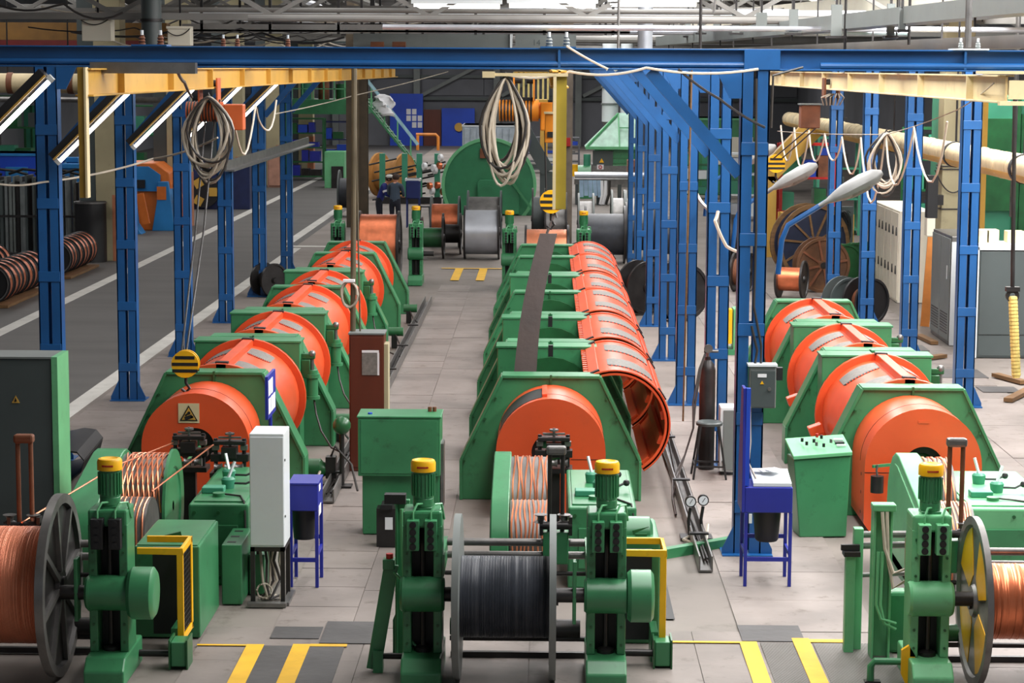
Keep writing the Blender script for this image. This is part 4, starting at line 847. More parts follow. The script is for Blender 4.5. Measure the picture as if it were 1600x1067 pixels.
for k in range(7): B().tube([(-2.64+.035*k, 20.0, .62), (-2.62+.03*k+.03*math.sin(k), 19.95, .4), (-2.6+.03*k, 19.92+.02*k, .2), (-2.55+.02*k*math.cos(k), 19.9, .05), (-2.62+.03*k, 20.1, .03)], .014).ob('cable', dhose if k % 2 else hose, t)
q = B().tube([(-2.58+.07*math.cos(a*.5), 19.86+.02*math.sin(a*3), .13+.07*math.sin(a*.5)) for a in range(38)], .008).ob('cable_coil', hose, t)
def blue_desk(label, x0, x1, y0, y1, zt, zb, panel=False, flip=False):
    t = thing('blue_desk', label, 'desk', ((x0+x1)/2, y0, 0))
    B().box(x0, x1, y0, y1, zb, zt).ob('drawer_box', dblue, t, smooth=False, bevel=.008)
    if not panel: B().box(x0-.005, x1+.005, y0-.01, y1, zt, zt+.015).ob('top', dblue, t, smooth=False)
    for x in (x0+.015, x1-.015):
        for y in (y0+.015, y1-.015): B().box(x-.016, x+.016, y-.016, y+.016, .012, zb).ob('leg', dblue, t, smooth=False)
    for z in (.26, .40):
        y = y0+.015 if z < .3 else y1-.015; B().box(x0, x1, y-.012, y+.012, z, z+.04).ob('stretcher', dblue, t, smooth=False)
    for x in (x0+.015, x1-.015): B().box(x-.012, x+.012, y0, y1, .31, .35).ob('stretcher', dblue, t, smooth=False)
    return t
t = blue_desk('small blue workshop stand beside the slim white switch cabinet', -2.42, -2.14, 20.5, 20.95, 1.02, .76)
B().box(-2.139, -2.136, 20.55, 20.75, .70, .80).ob('paper_label', paper, t, smooth=False); B().box(-2.138, -2.135, 20.56, 20.7, .94, 1.0).ob('paper_label', paper, t, smooth=False)
tag(B().lathe((-2.30, 20.72, .45), (0, 0, 1), [(0, .001), (0, .10), (.31, .13), (.31, .001)], 18).ob('waste_bin', black), 'black bucket hung under the small blue workshop stand', 'bucket')
t = blue_desk('blue lectern desk with a tall back panel and sloping lid', 1.89, 2.35, 20.7, 21.15, .99, .74, panel=True)
B().prism([(20.7, .74), (21.15, .74), (21.15, 1.10), (20.95, 1.95), (20.75, 1.95), (20.7, 1.2)], 'x', 1.86, 1.89).ob('side_panel', dblue, t, smooth=False, bevel=.004); B().box(1.89, 1.93, 20.72, 20.78, 1.0, 1.95).ob('panel_edge', bblue, t, smooth=False)
B().prism([(20.72, .992), (21.12, 1.06), (21.12, 1.10), (20.72, 1.03)], 'x', 1.97, 2.34).ob('sloping_lid', white, t, smooth=False, bevel=.004); B().box(1.93, 1.96, 20.68, 20.70, .64, .73).ob('switch', white, t, smooth=False)
B().tube([(1.94, 20.95, 1.8), (1.95, 20.9, 1.4), (1.93, 20.85, 1.2), (2.0, 20.78, 1.06)], .012).ob('cable', hose, t)
tag(B().lathe((2.13, 20.93, .42), (0, 0, 1), [(0, .001), (0, .10), (.02, .115), (.32, .14), (.32, .001)], 20).ob('waste_bin', black), 'black bucket hung under the blue lectern desk', 'bucket')
for k in range(3):
    B2 = B().cbox((2.12+.06*k, 21.0-.02*k, 1.105+.006*k), (.16, .11, .006), (.1, 0, .4*k)); tag(B2.ob('paper_sheet', paper, smooth=False), ('lowest loose paper on the lectern desk lid', 'middle loose paper on the lectern desk lid', 'topmost loose paper on the lectern desk lid')[k], 'paper', 'papers on the lectern desk')
# blue notice board
t = thing('notice_board', 'narrow blue notice board with white sheets beside the white cabinet', 'board', (-2.86, 22.5, 0))
B().box(-2.875, -2.845, 22.3, 22.95, 1.35, 1.80).ob('board', dblue, t, smooth=False); B().cyl((-2.86, 22.6, .012), (-2.86, 22.6, 1.35), .02, n=8).ob('pole', dblue, t); B().box(-3.0, -2.72, 22.45, 22.75, .012, .03).ob('base', dblue, t)
for k in range(5): B().box(-2.845, -2.841, 22.34+.19*(k % 3), 22.50+.19*(k % 3), 1.40+.19*(k//3), 1.56+.19*(k//3)).ob('sheet', paper, t, smooth=False)
# green cabinet in the aisle
t = thing('control_cabinet', 'square green control cabinet standing alone in the aisle', 'cabinet', (-1.55, 22.9, 0))
B().box(-1.99, -1.11, 22.85, 23.35, .66, 1.29).ob('upper_box', green, t, smooth=False, bevel=.01); B().box(-1.95, -1.12, 22.93, 23.3, .012, .66).ob('lower_box', green, t, smooth=False, bevel=.01)
B().box(-2.0, -1.10, 22.84, 23.36, 1.29, 1.31).ob('lid', green, t, smooth=False, bevel=.006); B().box(-1.96, -1.14, 22.842, 22.85, .69, 1.27).ob('door', green, t, smooth=False, bevel=.004)
for x in (-1.24, -1.19): B().cyl((x, 23.2, 1.31), (x, 23.2, 1.36), .022, n=10).ob('gland', rust, t)
B().cyl((-1.87, 23.0, 1.31), (-1.87, 23.0, 1.325), .025, n=10).ob('plug', bblue, t); B().box(-1.11, -1.08, 22.95, 23.25, .3, 1.0).ob('side_trunk', steel, t, smooth=False)
t = thing('pedestal_box', 'small dark pedestal with white label before the green cabinet', 'box', (-1.63, 22.3, 0))
B().box(-1.75, -1.5, 22.3, 22.5, .012, .42).ob('body', dsteel, t, smooth=False); B().box(-1.66, -1.58, 22.295, 22.3, .2, .33).ob('label_plate', paper, t, smooth=False); B().box(-1.7, -1.58, 22.25, 22.5, .42, .47).ob('top_plate', black, t, smooth=False)
# brown cabinet with a conduit up to the gantry
t = thing('electric_cabinet', 'tall brown electric cabinet with a faded notice on its door', 'cabinet', (-2.2, 26.6, 0))
B().box(-2.42, -1.99, 26.6, 27.0, .012, 1.72).ob('body', brown, t, smooth=False, bevel=.008); B().box(-2.43, -1.98, 26.59, 27.01, 1.72, 1.74).ob('lid', grey, t, smooth=False); B().box(-2.405, -2.005, 26.59, 26.6, .06, 1.69).ob('door', brown, t, smooth=False, bevel=.004)
B().box(-2.26, -2.05, 26.58, 26.59, 1.22, 1.52).ob('notice', mesh_grey, t, smooth=False); B().box(-2.26, -2.05, 26.576, 26.58, 1.50, 1.53).box(-2.07, -2.045, 26.576, 26.58, 1.22, 1.5).ob('notice_border', paper, t, smooth=False)
B().box(-1.99, -1.94, 26.62, 26.9, .012, 1.6).ob('side_trunk', beige, t, smooth=False)
t = thing('conduit', 'slim dark conduit rising from the brown cabinet to the gantry', 'conduit', (-2.38, 26.8, 1.74))
B().cyl((-2.39, 26.8, 1.74), (-2.36, 26.8, 4.98), .035, n=10).cyl((-2.3, 26.8, 1.74), (-2.36, 26.85, 4.98), .012, n=6).ob('tube', mat('weathered olive paint', (92, 82, 62), .55, var=.25), t)
q = B().tube([(-2.43+.1*math.cos(a*.45)+.01*math.sin(a), 26.7+.004*a, 2.2+.16*math.sin(a*.45)) for a in range(46)], .014).ob('cable_coil', hose, t); B().box(-2.5, -2.36, 26.68, 26.78, 2.36, 2.39).ob('coil_tie', paper, t)
# air fittings along the floor
def gauge_stand(label, x, y, n=2, h=.35):
    t = thing('air_valve', label, 'valve', (x, y, .012))
    for k in range(n):
        xx = x+.14*k; yy = y+.08*k; B().tube([(xx, yy, .02), (xx-.02, yy, h*.6), (xx, yy, h)], .018, 8).ob('pipe', dsteel, t); q = B().lathe((xx, yy+.02, h+.07), (0, -1, 0), [(0, .001), (0, .06), (.05, .06), (.05, .05), (.045, .001)], 18).ob('gauge', dsteel, t); B().cyl((xx, yy-.031, h+.07), (xx, yy-.033, h+.07), .048, n=18).ob('dial', paper, q); B().bar((xx-.01, yy-.036, h+.05), (xx+.02, yy-.036, h+.1), .006, .002, (0, 1, 0)).ob('needle', black, q)
    B().tube([(x, y, .05), (x-.08, y-.12, .04), (x+.02, y-.3, .04), (x+.15, y-.35, .1), (x+.18, y-.1, .2)], .016).ob('air_hose', hose, t); B().box(x-.1, x+.24, y-.05, y+.2, .012, .04).ob('base_plate', dsteel, t)
    return t
g = G(1078, 845); gauge_stand('pair of pressure gauges on air pipes beside the floor channel', g.x, g.y, 2, .36)
g = G(478, 760); gauge_stand('pair of small white pressure gauges behind the blue stand', g.x, g.y, 2, .12)
g = G(1592, 800); gauge_stand('pressure gauge on dark pipes at the right edge', g.x, g.y, 1, .25)
t = thing('geared_motor', 'dark round motor on the floor beside the left machine', 'motor', (-2.78, 25.7, 0))
B().lathe((-2.95, 25.7, .2), (1, 0, 0), [(0, .001), (.02, .08), (.08, .13), (.26, .13), (.30, .09), (.36, .07), (.36, .001)], 20).ob('body', dgreen, t); B().box(-2.9, -2.7, 25.6, 25.8, .012, .1).box(-2.62, -2.5, 25.62, 25.78, .1, .36).ob('mount', dsteel, t); B().tube([(-2.56, 25.7, .36), (-2.5, 25.6, .5), (-2.3, 25.5, .3), (-2.2, 25.2, .04)], .014).ob('cable', dhose, t)
t = thing('oil_pump', 'dark round pump behind the lone green cabinet', 'pump', (-2.36, 25.2, 0)); B().ball((-2.42, 25.6, .75), .11, 14).ob('bowl', dgreen, t); B().cyl((-2.42, 25.6, .012), (-2.42, 25.6, .7), .03).box(-2.55, -2.3, 25.5, 25.7, .012, .03).ob('stand_pipe', dsteel, t)
for k, (x, y) in enumerate(((-2.75, 28.8), (-2.72, 32.2), (-2.7, 38.6), (-2.68, 42.4))):
    t = thing('brake_valve', 'green air valve on pipes beside the left machine, %s from the camera' % side[k], 'valve', (x, y, 0), 0, 'air valves by the left machine'); B().cyl((x-.1, y, .3), (x+.16, y, .3), .08, n=14).ob('body', dgreen, t); B().box(x-.05, x+.05, y-.05, y+.05, .012, .25).ob('foot', dsteel, t); B().tube([(x, y, .3), (x+.1, y-.2, .12), (x+.2, y-.5, .08)], .015).ob('hose', dhose, t)
# stool, bottle, grey box right of the middle machine
t = thing('stool', 'dark round workshop stool by the gas bottle', 'stool', (2.02, 26.4, 0))
B().lathe((2.02, 26.4, .66), (0, 0, 1), [(0, .001), (0, .16), (.03, .165), (.045, .15), (.045, .001)], 24).ob('seat', dgrey, t)
for sx in (-1, 1):
    for sy in (-1, 1): B().bar((2.02+sx*.2, 26.4+sy*.2, .012), (2.02+sx*.11, 26.4+sy*.11, .66), .025, .025).ob('leg', dsteel, t, smooth=False)
for s in (-1, 1): B().bar((2.02-.18, 26.4+s*.18, .17), (2.02+.18, 26.4+s*.18, .17), .02, .02).bar((2.02+s*.18, 26.4-.18, .19), (2.02+s*.18, 26.4+.18, .19), .02, .02).ob('stretcher', dsteel, t, smooth=False)
t = thing('gas_bottle', 'tall dark gas bottle with valve behind the stool', 'gas bottle', (2.03, 26.95, 0))
B().lathe((2.03, 26.95, .012), (0, 0, 1), [(0, .001), (0, .1), (1.25, .1), (1.33, .08), (1.38, .035), (1.42, .035), (1.42, .001)], 24).ob('bottle', dsteel, t); B().cyl((2.03, 26.95, 1.43), (2.03, 26.95, 1.5), .02).cyl((1.98, 26.95, 1.5), (2.16, 26.95, 1.5), .018).ob('valve', steel, t); B().lathe((2.03, 26.9, 1.54), (0, -1, 0), [(0, .001), (0, .055), (.03, .055), (.03, .001)], 16).ob('gauge', steel, t)
for k in range(2): B().tube([(2.0, 26.9, 1.5), (1.93-.02*k, 26.75, 1.3), (1.86-.03*k, 26.6, .9), (1.83, 26.5, .6), (1.72, 26.3, .3), (1.55+.05*k, 25.8, .1), (1.5, 25.0, .04), (1.48, 24.0, .03)], .013).ob('gas_hose', dhose, t)
t = thing('electric_box', 'light grey metal box standing on the floor by blue post', 'box', (2.32, 26.55, 0))
B().box(2.16, 2.46, 26.5, 26.8, .06, .87).ob('body', white, t, smooth=False, bevel=.015); B().box(2.2, 2.46, 26.485, 26.5, .08, .83).ob('door', grey, t, smooth=False, bevel=.006)
for x in (2.2, 2.42): B().box(x-.02, x+.02, 26.55, 26.7, .012, .06).ob('foot', dsteel, t, smooth=False)
B().cyl((2.4, 26.48, .55), (2.4, 26.485, .55), .02, n=10).ob('lock', black, t)
# control box on the nearest post
t = thing('control_box', 'grey control box with white label and triangle on nearest post', 'box', (2.2, 22.0, 1.55))
B().box(2.08, 2.35, 21.93, 22.08, 1.57, 2.0).ob('body', grey, t, smooth=False, bevel=.012); B().box(2.09, 2.34, 21.92, 21.93, 1.58, 1.96).ob('door', dgrey, t, smooth=False, bevel=.006); B().box(2.06, 2.36, 21.91, 22.09, 2.0, 2.02).ob('hood', white, t, smooth=False)
B().box(2.16, 2.25, 21.914, 21.92, 1.89, 1.925).ob('label_plate', paper, t, smooth=False); B().prism([(2.185, 1.82), (2.225, 1.82), (2.205, 1.855)], 'y', 21.914, 21.92).ob('warning_triangle', yellow, t, smooth=False); B().cyl((2.28, 21.92, 1.77), (2.28, 21.9, 1.77), .018, n=10).ob('lock', steel, t)
B().tube([(2.2, 22.02, 2.02), (2.2, 22.02, 2.2), (2.12, 22.05, 2.6), (2.13, 22.06, 3.4), (2.1, 22.06, 4.9)], .014).tube([(2.14, 22.02, 2.02), (2.16, 22.02, 2.15), (2.1, 22.05, 2.4)], .014).ob('cable', dhose, t)
B().box(2.36, 2.42, 21.98, 22.06, 1.85, 1.98).ob('plug_box', black, t, smooth=False)
# green console
t = thing('control_console', 'green sloping control console beside the right orange guard', 'console', (2.95, 23.0, 0), math.radians(6), world=False)
B().prism([(-.26, 0.012), (.25, .012), (.28, .90), (-.34, .86)], 'y', -.02, .34).ob('body', green, t, smooth=False, bevel=.012)
B().add([(-.35, -.04, .86), (.29, -.04, .90), (.29, .40, 1.02), (-.35, .40, .98), (-.35, -.04, .90), (.29, -.04, .94), (.29, .40, 1.06), (-.35, .40, 1.02)], [(0, 3, 2, 1), (4, 5, 6, 7), (0, 1, 5, 4), (1, 2, 6, 5), (2, 3, 7, 6), (3, 0, 4, 7)]).ob('top_panel', pale_lit_green, t, smooth=False, bevel=.006)
for k, (u, v, m_) in enumerate(((-.2, .22, black), (-.17, .13, black), (-.08, .18, black), (-.07, .1, steel), (.02, .26, black), (.1, .15, steel), (.0, .06, black), (-.02, .3, redm))):
    z = .94+.055*(u+.38)+.27*v+.012; B().cyl((u, v, z-.01), (u, v, z+.03), .016, n=10).ob('knob', m_, t)
for k in range(3): B().cbox((.2, .1+.07*k, .985+.02*k), (.1, .03, .02), (.27, 0, 0)).ob('meter', (white, black, white)[k], t, smooth=False)
for o in [o for o in bpy.data.objects if o.name not in before_side and o.parent is None and o.location.y < 25 and o.location.z < 1]:
    x = o.location.x; o.location.x += -.03 if x < -2 else .05 if x > 1.8 else 0
# street type lamps on arms
def arm_lamp(label, x, y, z, s=1.0, m=None):
    t = thing('arm_lamp', label, 'lamp', (x, y, z)); d = Vector((.88, 0, .48)).normalized()
    p = Vector((x, y, z)); B().tube([p+Vector((-.03, 0, -.5)), p+Vector((0, 0, -.15)), p+Vector((.06, 0, 0)), p+d*.5], .028*s, 8).ob('arm', blue, t)
    n = Vector((-d.z, 0, d.x)); q = p+d*.42
    b = B(); prof = [(0, .035), (.10, .05), (.17, .09), (.30, .15), (.5, .17), (.64, .14), (.72, .05), (.72, .001)]
    o = len(b.v); b.lathe(q, d, [(0, .001)]+prof, 16)
    b.v = [tuple(Vector(v)-n*((Vector(v)-q).dot(n))*.45) for v in b.v]; b.ob('head', m or mat('weathered lamp shell', (138, 138, 136), .45, var=.15, scale=6), t)
    b = B().lathe(q-n*.05, d, [(.22, .001), (.24, .09), (.36, .14), (.52, .15), (.64, .08), (.66, .001)], 14); b.v = [tuple(Vector(v)-n*((Vector(v)-q).dot(n))*.5) for v in b.v]; b.ob('glass', mesh_grey, t)
    return t
c = P(1222, 352, 22.2); arm_lamp('grey arm lamp on the nearest blue post over the right machine', c.x, 22.2, c.z)
c = P(1150, 325, 27.3); arm_lamp('grey arm lamp on the second blue post, half hidden behind', c.x, 27.3, c.z)
c = P(1105, 285, 32.3); arm_lamp('grey arm lamp on the third blue post', c.x, 32.3, c.z, .9)
# ------------------------------------------------------------------ hoists, hooks and hoses
def hook_block(name, label, c, r=.15):
    t = thing(name, label, 'hook', c); x, y, z = c
    for s in (-1, 1): 
        q = B().cyl((x, y+s*.03, z+.1), (x, y+s*.055, z+.1), r, n=24).ob('cheek_plate', yellow, t)
        for k in (-1, 0, 1): B().box(x-math.sqrt(max(0, r*r-(.075*k+.03)**2))*.97, x+math.sqrt(max(0, r*r-(.075*k+.03)**2))*.97, y+s*.056, y+s*.06, z+.1+.075*k-.018, z+.1+.075*k+.018).ob('black_stripe', black, q, smooth=False)
    B().cyl((x, y-.03, z+.1), (x, y+.03, z+.1), r*.85, n=20).ob('sheave', dsteel, t); B().tube([(x, y, z-.04), (x, y, z-.12), (x+.04, y, z-.18), (x, y, z-.23), (x-.05, y, z-.19)], .018, 8).ob('hook', dsteel, t)
    return t
def hoist(label, c, m=rust, rope_to=None, ropelen=1):
    x, y, z = c; t = thing('chain_hoist', label, 'hoist', c)
    for s in (-1, 1):
        B().box(x+s*.12-.01, x+s*.12+.01, y-.15, y+.15, z+.3, z+.62).ob('trolley_plate', m, t, smooth=False)
        for k in (-1, 1): B().cyl((x+s*.03, y+k*.09, z+.55), (x+s*.11, y+k*.09, z+.55), .045, n=12).ob('wheel', dsteel, t)
    B().cyl((x-.3, y, z+.18), (x+.18, y, z+.18), .13, n=20).ob('drum', m, t); B().cyl((x+.18, y, z+.18), (x+.38, y, z+.18), .1, n=16).ob('motor', m, t); B().box(x+.2, x+.46, y-.12, y+.12, z-.06, z+.28).ob('control_box', m, t, smooth=False, bevel=.015); B().box(x-.14, x+.14, y-.05, y+.05, z+.25, z+.34).ob('yoke', dsteel, t)
    b = B()
    for k in range(10): b.ring((x-.28+.04*k, y, z+.18), (1, 0, 0), .13, .142, .018, 18)
    q = b.ob('rope_turns', dsteel, t); q['kind'] = 'stuff'
    return t
hoist('orange hoist with motor box hanging from the left ochre monorail', (-4.45, 28.8, 4.22), m=mat('faded orange hoist paint', (196, 92, 40), .5, var=.2))
hoist('orange hoist hanging from the middle monorail above the strap', (-.28, 26.6, 4.30), m=mat('amber hoist paint', (222, 132, 24), .5, var=.2))
t = thing('chain_hoist', 'rust coloured hoist box hanging from the cream monorail', 'hoist', (4.4, 34.2, 4.1)); a0, b0 = P(1250, 200, 34.2), P(1281, 164, 34.2)
B().box(a0.x, b0.x, 34.1, 34.4, a0.z, b0.z).ob('motor_box', rust, t, smooth=False, bevel=.015); B().box(a0.x-.02, b0.x+.02, 34.08, 34.42, b0.z, b0.z+.02).ob('lid', grey, t, smooth=False)
for s_ in (-1, 1): B().box(4.43+s_*.11-.015, 4.43+s_*.11+.015, 34.1, 34.4, 4.55, 4.86).ob('trolley_plate', rust, t, smooth=False); B().cyl((4.43+s_*.03, 34.15, 4.8), (4.43+s_*.1, 34.15, 4.8), .045, n=12).ob('wheel', dsteel, t)
B().cyl((4.43, 34.25, b0.z), (4.43, 34.25, 4.6), .03).ob('shackle', dsteel, t)
b = B()
for k in range(6): b.tube([(4.3+.05*k, 34.1, b0.z), (4.25+.07*k, 34.0, b0.z+.12), (4.4+.03*k, 34.05, 4.62)], .012)
q = b.ob('hoist_cables', hose, t); q['kind'] = 'stuff'
B0 = hook_block('hook_block', 'black and yellow hook block resting on the signed orange guard', (-4.06, 24.3, 1.56), .155)
for k in range(2): tag(B().tube([(-4.5+.12*k, 28.75, 4.3), (-4.3+.1*k, 26.6, 3.0), (-4.12+.05*k, 24.35, 1.72)], .012).ob('hoist_rope', dsteel), 'dark hoist rope slanting down to the resting hook block, %s strand' % ('left', 'right')[k], 'rope', 'ropes of the left hook block')
hook_block('hook_block', 'black and yellow hook block hanging above the brown strap', (.06, 26.5, 3.28), .14)
tag(B().cyl((0.0, 26.5, 3.45), (-.03, 26.55, 4.5), .012, n=6).cyl((.12, 26.5, 3.45), (.1, 26.55, 4.5), .012, n=6).ob('hoist_rope', dsteel), 'twin hoist ropes above the middle hook block', 'rope')
hook_block('hook_block', 'small black and yellow hook block over the brown cable reels', (3.78, 36.0, 3.35), .15)
tag(B().cyl((3.7, 36.0, 3.5), (4.15, 34.4, 4.1), .012, n=6).cyl((3.84, 36, 3.5), (4.25, 34.4, 4.1), .012, n=6).ob('hoist_rope', dsteel), 'hoist ropes above the small hook block by the reels', 'rope')
t = thing('pendant_box', 'amber pendant control box beside the middle ochre end post', 'control box', (.0, 24.0, 4.0)); a, b2 = P(851, 223, 24), P(872, 178, 24)
B().box(a.x, b2.x, 24, 24.15, a.z, b2.z).ob('box', MATS['amber hoist paint'], t, smooth=False, bevel=.01); B().cyl((b2.x-.05, 24.07, b2.z), (b2.x-.05, 24.07, 4.8), .012).ob('cable', hose, t); B().box(a.x+.03, b2.x-.02, 23.985, 24, a.z+.06, a.z+.12).ob('switch', black, t); B().box(a.x-.01, b2.x+.01, 23.98, 24.17, b2.z, b2.z+.02).ob('lid', cream, t)
# brown strap hung from the hook
pts = []; t0 = P(857, 365, 26.5); b0 = P(820, 592, 25.7); vs = []; fs = []; n = 16
for i in range(n+1):
    f = i/n; c = t0.lerp(b0, f)+Vector((-.05*math.sin(f*pi), 0, 0)); w_ = .105+.03*f
    for dx, dy in ((-w_, -.02), (w_, -.02), (w_, .02), (-w_, .02)): vs.append((c.x+dx, c.y+dy-.05*f*dx, c.z))
for i in range(n):
    for k in range(4): fs.append((4*i+k, 4*i+(k+1) % 4, 4*i+4+(k+1) % 4, 4*i+4+k))
fs += [(0, 1, 2, 3), (4*n+3, 4*n+2, 4*n+1, 4*n)]
t = thing('belt_strap', 'long brown rubber strap hanging from a crane hook, middle machine', 'strap', (b0.x, b0.y, b0.z)); B().add(vs, fs).ob('strap', belt, t)
B().bar(t0+Vector((-.1, 0, -.03)), t0+Vector((.1, 0, -.03)), .05, .03).ob('clamp', rust, t); B().tube([t0+Vector((-.02, 0, 0)), t0+Vector((.06, 0, .22)), t0+Vector((.08, 0, .28)), t0+Vector((.1, 0, .2))], .018).ob('sling', steel, t)
def hose_coil(label, c, w_, h, loops, m, r=.018, spread=.1, m2=None):
    t = thing('hose_coil', label, 'hose', (c[0], c[1], c[2]-h))
    for k in range(loops):
        wk = w_*R.uniform(.55, 1.0); hk = h*R.uniform(.72, 1.0); ph = R.uniform(-.06, .06); yy = c[1]+R.uniform(-spread, spread); pts = []
        for i in range(25):
            a = 2*pi*i/24; nar = 1-.55*max(0, math.cos(a))**1.5
            pts.append((c[0]+ph*w_*(1-math.cos(a))+wk/2*math.sin(a)*nar, yy+.03*math.sin(2*a), c[2]-hk/2+hk/2*math.cos(a)))
        B().tube(pts, r*R.uniform(.8, 1.1), 7).ob('loop', m if k % 4 or not m2 else m2, t)
    B().tube([(c[0]-.03, c[1], c[2]-.03), (c[0], c[1], c[2]+.05), (c[0]+.03, c[1], c[2]-.03)], .014).ob('tie', dhose, t)
    return t
cc = P(790, 122, 21.1); hose_coil('pale hose coil hanging beside the middle ochre end post', cc, .46, 1.06, 13, mat('pale hose', (206, 194, 176), .5, var=.15), .016, .06, dhose)
cc = P(326, 152, 27.6); hose_coil('big grey hose coil hanging below the left orange hoist', cc, .62, 1.1, 13, hose, .018, .12, dhose)
cc = P(1385, 208, 29.0); hose_coil('pale cable coil hanging from the wire over the right machine', cc, .5, .86, 9, MATS['pale hose'], .014, .1, dhose)
def festoon(label, p, q, loops, d, m=None, r=.014):
    p, q = Vector(p), Vector(q); pts = []
    for i in range(loops*8+1):
        f = i/(loops*8); u = (f*loops) % 1; pts.append(p.lerp(q, f)-Vector((0, 0, d*(math.sin(pi*u)**.8 if 0 < u < 1 else 0)*(1+.25*math.sin(7*f)))))
    tag(B().tube(pts, r, 6).ob('festoon_cable', m or MATS['pale hose']), label, 'cable')
festoon('pale festoon cable looping below the cream monorail, near the hoist', P(1220, 196, 38), P(1345, 220, 31), 5, .5)
festoon('pale festoon cable with long loops below the cream monorail', P(1345, 215, 31), P(1480, 190, 25), 3, .75)
festoon('pale cable loops trailing right of the big hose coil', (-4.15, 28.8, 4.4), (-4.0, 32.3, 4.5), 2, .5)
def wire(label, pts, r=.008, m=None, cat='cable', sag=.05):
    o = []
    for a, b2 in zip(pts, pts[1:]): o += catenary(a, b2, sag, 8)[:-1]
    tag(B().tube(o+[pts[-1]], r, 5).ob('hanging_cable', m or hose), label, cat)
wire('dark chain cable from the channel bracket to the left hoist', [P(278, 113, 21.8), P(288, 128, 24), P(300, 152, 28.4)], .018, dhose, sag=.02)
wire('thin support wire from the cream monorail end to the posts', [P(1553, 130, 21.2), P(1495, 172, 25), P(1385, 210, 29), P(1215, 205, 38)], .007, sag=.02)
wire('twisted cable slung between the roadway posts', [P(-20, 284, 26), P(65, 285, 27.1), P(240, 248, 29), P(340, 215, 28)], .014, sag=.04)
wire('thin cable strung from the last slanting lamp across to steel column', [P(430, 178, 42), P(550, 150, 50), P(700, 112, 60)], .012, sag=.02)
wire('pale cable draped under the long blue beam', [P(790, 116, 21.9), P(890, 112, 21.9), P(1010, 106, 21.9), P(1185, 108, 21.9)], .014, MATS['pale hose'], sag=.05)
wire('pale cable drooping from the insulator to beam clamp', [P(885, 72, 21.95), P(950, 108, 21.95)], .012, MATS['pale hose'], sag=.01)
wire('dark cable drooping from the beam to the nearest blue post', [P(1060, 108, 21.9), P(1125, 155, 21.95), P(1195, 199, 22.0)], .014, dhose, sag=.02)
wire('grey cable rising from the nearest post to the cream monorail', [P(1205, 200, 21.95), P(1208, 118, 21.95), P(1255, 105, 21.95)], .012, dhose, sag=.0)
wire('pale hose hanging from a blue post to the cable reels', [P(1083, 290, 33), P(1105, 325, 32), P(1120, 330, 31)], .03, MATS['pale hose'], sag=.05)
wire('pale hose bowing out beside the second blue post', [P(1122, 330, 27.1), P(1117, 345, 27), P(1135, 385, 27), P(1165, 395, 27)], .022, MATS['pale hose'], sag=.02)
tag(B().cyl((1.62, 25.2, .9), (1.66, 25.2, 4.98), .012, n=6).ob('guide_rod', wood), 'thin rod standing from the open covers to the beam', 'rod')
# rope hung air line at the right edge
c = P(1581, 290, 29); t = thing('air_line', 'hanging air line with hook and yellow rope-bound lower hose', 'hose', (c.x, 29, .3)); e = P(1582, 455, 29); f2 = P(1588, 590, 29)
B().cyl(c+Vector((0, 0, 1.2)), e, .028, n=10).ob('pipe', dsteel, t); B().ring(e+Vector((0, -.02, -.06)), (0, 1, 0), .04, .09, .04, 16).box(e.x-.09, e.x+.09, e.y-.05, e.y+.05, e.z, e.z+.06).ob('hook', dsteel, t)
b = B(); 
for i in range(22):
    q = e.lerp(f2, (i+2)/24); b.lathe(q, (0, .15, 1), [(-.03, .05), (-.015, .062), (.015, .062), (.03, .05)], 10)
b.cyl(e+Vector((0, 0, -.1)), f2, .05).ob('rope_binding', ropey, t)
# ------------------------------------------------------------------ middle distance: pay-off stands and reels
pillar('small green lifting column far behind the left machine, roadway side', -4.80, 50.0)
pillar('small green lifting column far behind the left machine, aisle side', -3.0, 50.0, capx=0)
reel('full copper reel at the far end of the left machine', (-3.85, 50.2, .86), X, .84, .85, .76, copper, dsteel, ridges=14, group='far reels')
pillar('small green lifting column far behind the middle machine, aisle side', -.82, 48.6)
pillar('small green lifting column far behind the middle machine, by the covers', .84, 48.6)
reel('shiny copper reel at the far end of the middle machine', (.02, 48.8, .78), X, .72, .9, .62, bcopper, dsteel, ridges=12)
t = thing('end_stand', 'pale green end stand with yellow plate behind the right machine', 'stand', (3.35, 38, 0))
B().box(3.3, 3.55, 38, 38.4, .012, .82).ob('column', pale_lit_green, t, smooth=False, bevel=.02); B().box(3.18, 3.28, 38, 38.3, .2, .8).ob('yellow_plate', yellow, t, smooth=False); B().box(3.1, 3.7, 37.9, 38.5, .012, .1).ob('foot', green, t); B().cyl((3.5, 37.9, .5), (3.8, 37.9, .5), .12).ob('motor', dsteel, t)
def bg_reel(label, px, py, Y, Rf, W, rd, wm, fm, ax=X, spokes=0, rimm=None, n=28):
    c = P(px, py, Y); c.z = Rf+.005
    return reel(label, c, ax, Rf, W, rd, wm, fm, th=.05, spokes=spokes, n=n, rimm=rimm)
bg_reel('big reel of aluminium wire standing in the middle aisle distance', 753, 363, 57.0, .70, .84, .58, alu, dsteel)
bg_reel('grey wire reel just behind the big aluminium reel', 757, 350, 60.5, .80, .86, .62, steel, dgrey)
bg_reel('copper reel behind the two dark empty reels', 696, 345, 60.5, .72, .72, .5, copper, dgrey)
bg_reel('dark empty reel standing left of the aluminium reel, nearer one', 676, 378, 57.0, .55, .52, .26, dgreen, dsteel)
bg_reel('dark empty reel standing left of the aluminium reel, inner one', 706, 376, 58.4, .55, .42, .25, dsteel, dsteel)
bg_reel('black cable reel by the steel column and the workers', 540, 306, 73, .78, .35, .5, cable_black, dgrey)
